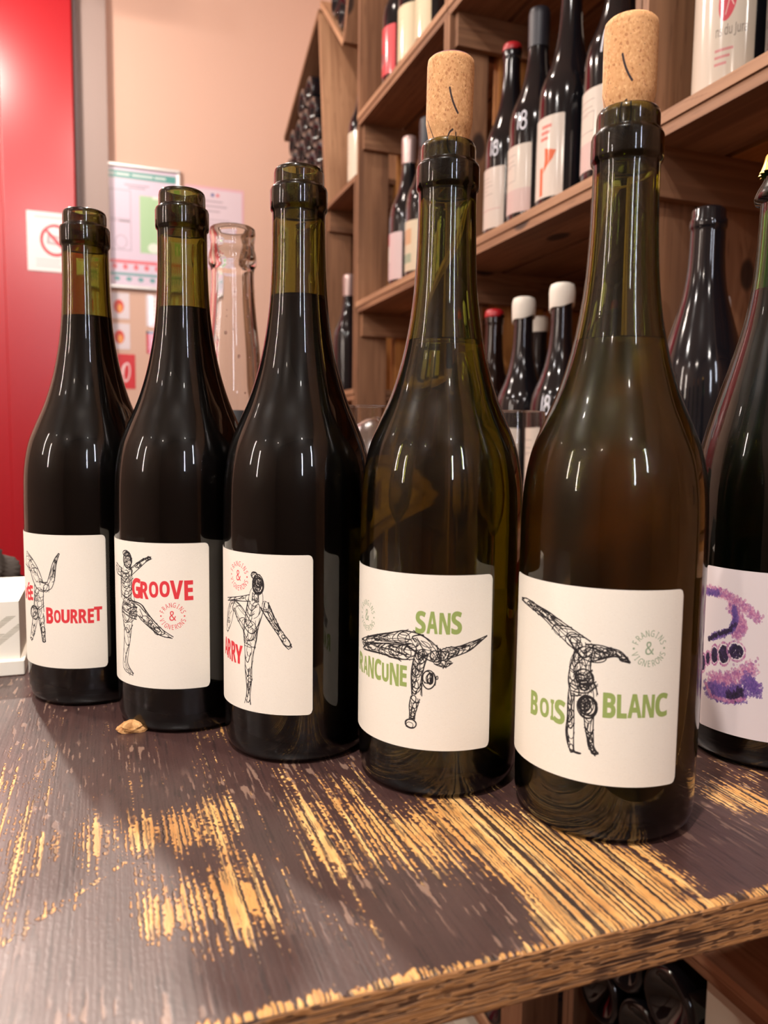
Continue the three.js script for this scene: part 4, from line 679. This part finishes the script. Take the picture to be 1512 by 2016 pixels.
{
  const x0 = -0.017, x1 = 0.258, y0 = 0.652, y1 = 1.054, o = thing('framed_notice', 'silver framed safety notice with green band and green panel on the pink wall', 'notice', [(x0 + x1) / 2, (y0 + y1) / 2, wallZ]);
  const W = x1 - x0, Hh = y1 - y0, t = 0.013;
  part('notice_sheet', new THREE.BoxGeometry(W - 0.01, Hh - 0.01, 0.006), [0, 1, 2, 3, 4, 5].map((i) => (i === 4 ? phys({ roughness: 0.3, clearcoat: 0.4, map: canvasTexture(440, 640, (g, w, h) => {
    g.fillStyle = '#d9c9dc'; g.fillRect(0, 0, w, h); g.fillStyle = '#4f9a94'; g.fillRect(18, 30, w - 36, 38); g.fillStyle = 'rgba(240,240,240,0.8)'; for (const [x, l] of [[60, 40], [108, 70], [190, 110], [308, 60]]) g.fillRect(x, 43, l, 11);
    g.fillStyle = 'rgba(150,138,156,0.8)'; g.fillRect(150, 96, 130, 7); g.fillRect(170, 110, 90, 7);
    g.strokeStyle = 'rgba(150,138,156,0.7)'; g.lineWidth = 4; g.strokeRect(70, 130, 110, 150); g.strokeRect(70, 292, 110, 150); g.fillStyle = 'rgba(120,112,120,0.7)'; g.fillRect(120, 286, 56, 10); g.beginPath(); g.ellipse(128, 400, 30, 34, 0, 0, 7); g.stroke();
    g.fillStyle = '#a9cfa2'; g.fillRect(228, 150, 170, 300); g.fillStyle = 'rgba(236,240,236,0.8)'; g.beginPath(); g.ellipse(300, 420, 32, 26, 0, 0, 7); g.fill(); g.fillRect(296, 146, 90, 16);
    g.fillStyle = 'rgba(222,96,104,0.85)'; g.fillRect(60, 494, 350, 18); for (let i = 0; i < 6; i++) { g.beginPath(); g.ellipse(92 + i * 56, 530, 13, 15, 0, 0, 7); g.fill(); }
    g.fillStyle = 'rgba(86,154,156,0.85)'; g.fillRect(60, 562, 350, 13); for (let i = 0; i < 5; i++) { g.beginPath(); g.ellipse(104 + i * 62, 594, 15, 12, 0, 0, 7); g.fill(); }
  }) }) : M.labelEdge)), o, [0, 0, 0.005]);
  part('frame_rail', new RoundedBoxGeometry(W, t, 0.014, 2, 0.004), M.alu, o, [0, Hh / 2 - t / 2, 0.0075]); part('frame_rail', new RoundedBoxGeometry(W, t, 0.014, 2, 0.004), M.alu, o, [0, -Hh / 2 + t / 2, 0.0075]);
  for (const s of [-1, 1]) part('frame_rail', new RoundedBoxGeometry(t, Hh - 2 * t, 0.014, 2, 0.004), M.alu, o, [s * (W / 2 - t / 2), 0, 0.0075]);
}
plate('paper_notice', 'pink bordered paper notice with grey text beside the silver frame', 'notice', 0.272, 0.470, 0.74, 1.015, 0.001, wallZ, (g, w, h) => {
  g.fillStyle = '#dcaebc'; g.fillRect(0, 0, w, h); g.fillStyle = '#dccbd6'; g.fillRect(12, 14, w - 24, h - 28); g.fillStyle = '#4a5a96'; g.fillRect(140, 34, 16, 16); g.fillStyle = '#d86a74'; g.fillRect(168, 34, 16, 16); lines(g, 50, 72, 230, 3, 26, 'rgba(140,124,140,0.5)', 8); lines(g, 40, 170, 240, 8, 20, 'rgba(150,134,150,0.45)', 6);
}, 320, 440, 0xd8c4cc);
const sticker = (label, x0, x1, y0, y1, bg, draw) => plate('safety_sticker', label, 'sticker', x0, x1, y0, y1, 0.0012, wallZ, (g, w, h) => { g.fillStyle = bg; g.fillRect(0, 0, w, h); draw(g, w, h); }, 128, 160, 0xdddddd, 'small safety stickers');
const flame = (g) => { g.fillStyle = '#d8402c'; g.beginPath(); g.ellipse(64, 84, 30, 42, 0, 0, 7); g.fill(); g.fillStyle = '#ee9a4a'; g.beginPath(); g.ellipse(70, 96, 16, 26, 0, 0, 7); g.fill(); };
sticker('upper white sticker with an orange flame below the framed notice', 0.020, 0.088, 0.555, 0.640, '#e2d6dc', flame);
sticker('lower white sticker with an orange flame below the framed notice', 0.020, 0.088, 0.455, 0.540, '#e2d6dc', flame);
sticker('white sticker with red lower half beside the flame stickers', 0.140, 0.200, 0.445, 0.520, '#c4303c', (g) => { g.fillStyle = '#e6dcdc'; g.beginPath(); g.ellipse(64, 86, 22, 40, 0, 0, 7); g.fill(); g.fillStyle = '#3c3444'; g.fillRect(0, 0, 128, 20); });
sticker('white lettered sticker above the red one on the pink wall', 0.140, 0.200, 0.535, 0.640, '#ddd0d4', (g) => { g.fillStyle = 'rgba(246,240,232,0.95)'; for (let i = 0; i < 6; i++) g.fillRect(44, 16 + i * 22, 34, 12); });
sticker('red fire extinguisher sticker low on the pink wall', 0.045, 0.103, 0.325, 0.440, '#cf2a30', (g) => { g.strokeStyle = '#f0dada'; g.lineWidth = 9; g.beginPath(); g.ellipse(66, 84, 22, 42, 0.2, 0, 7); g.stroke(); g.beginPath(); g.moveTo(58, 46); g.quadraticCurveTo(30, 60, 36, 96); g.stroke(); });

renderer.render(scene, camera);
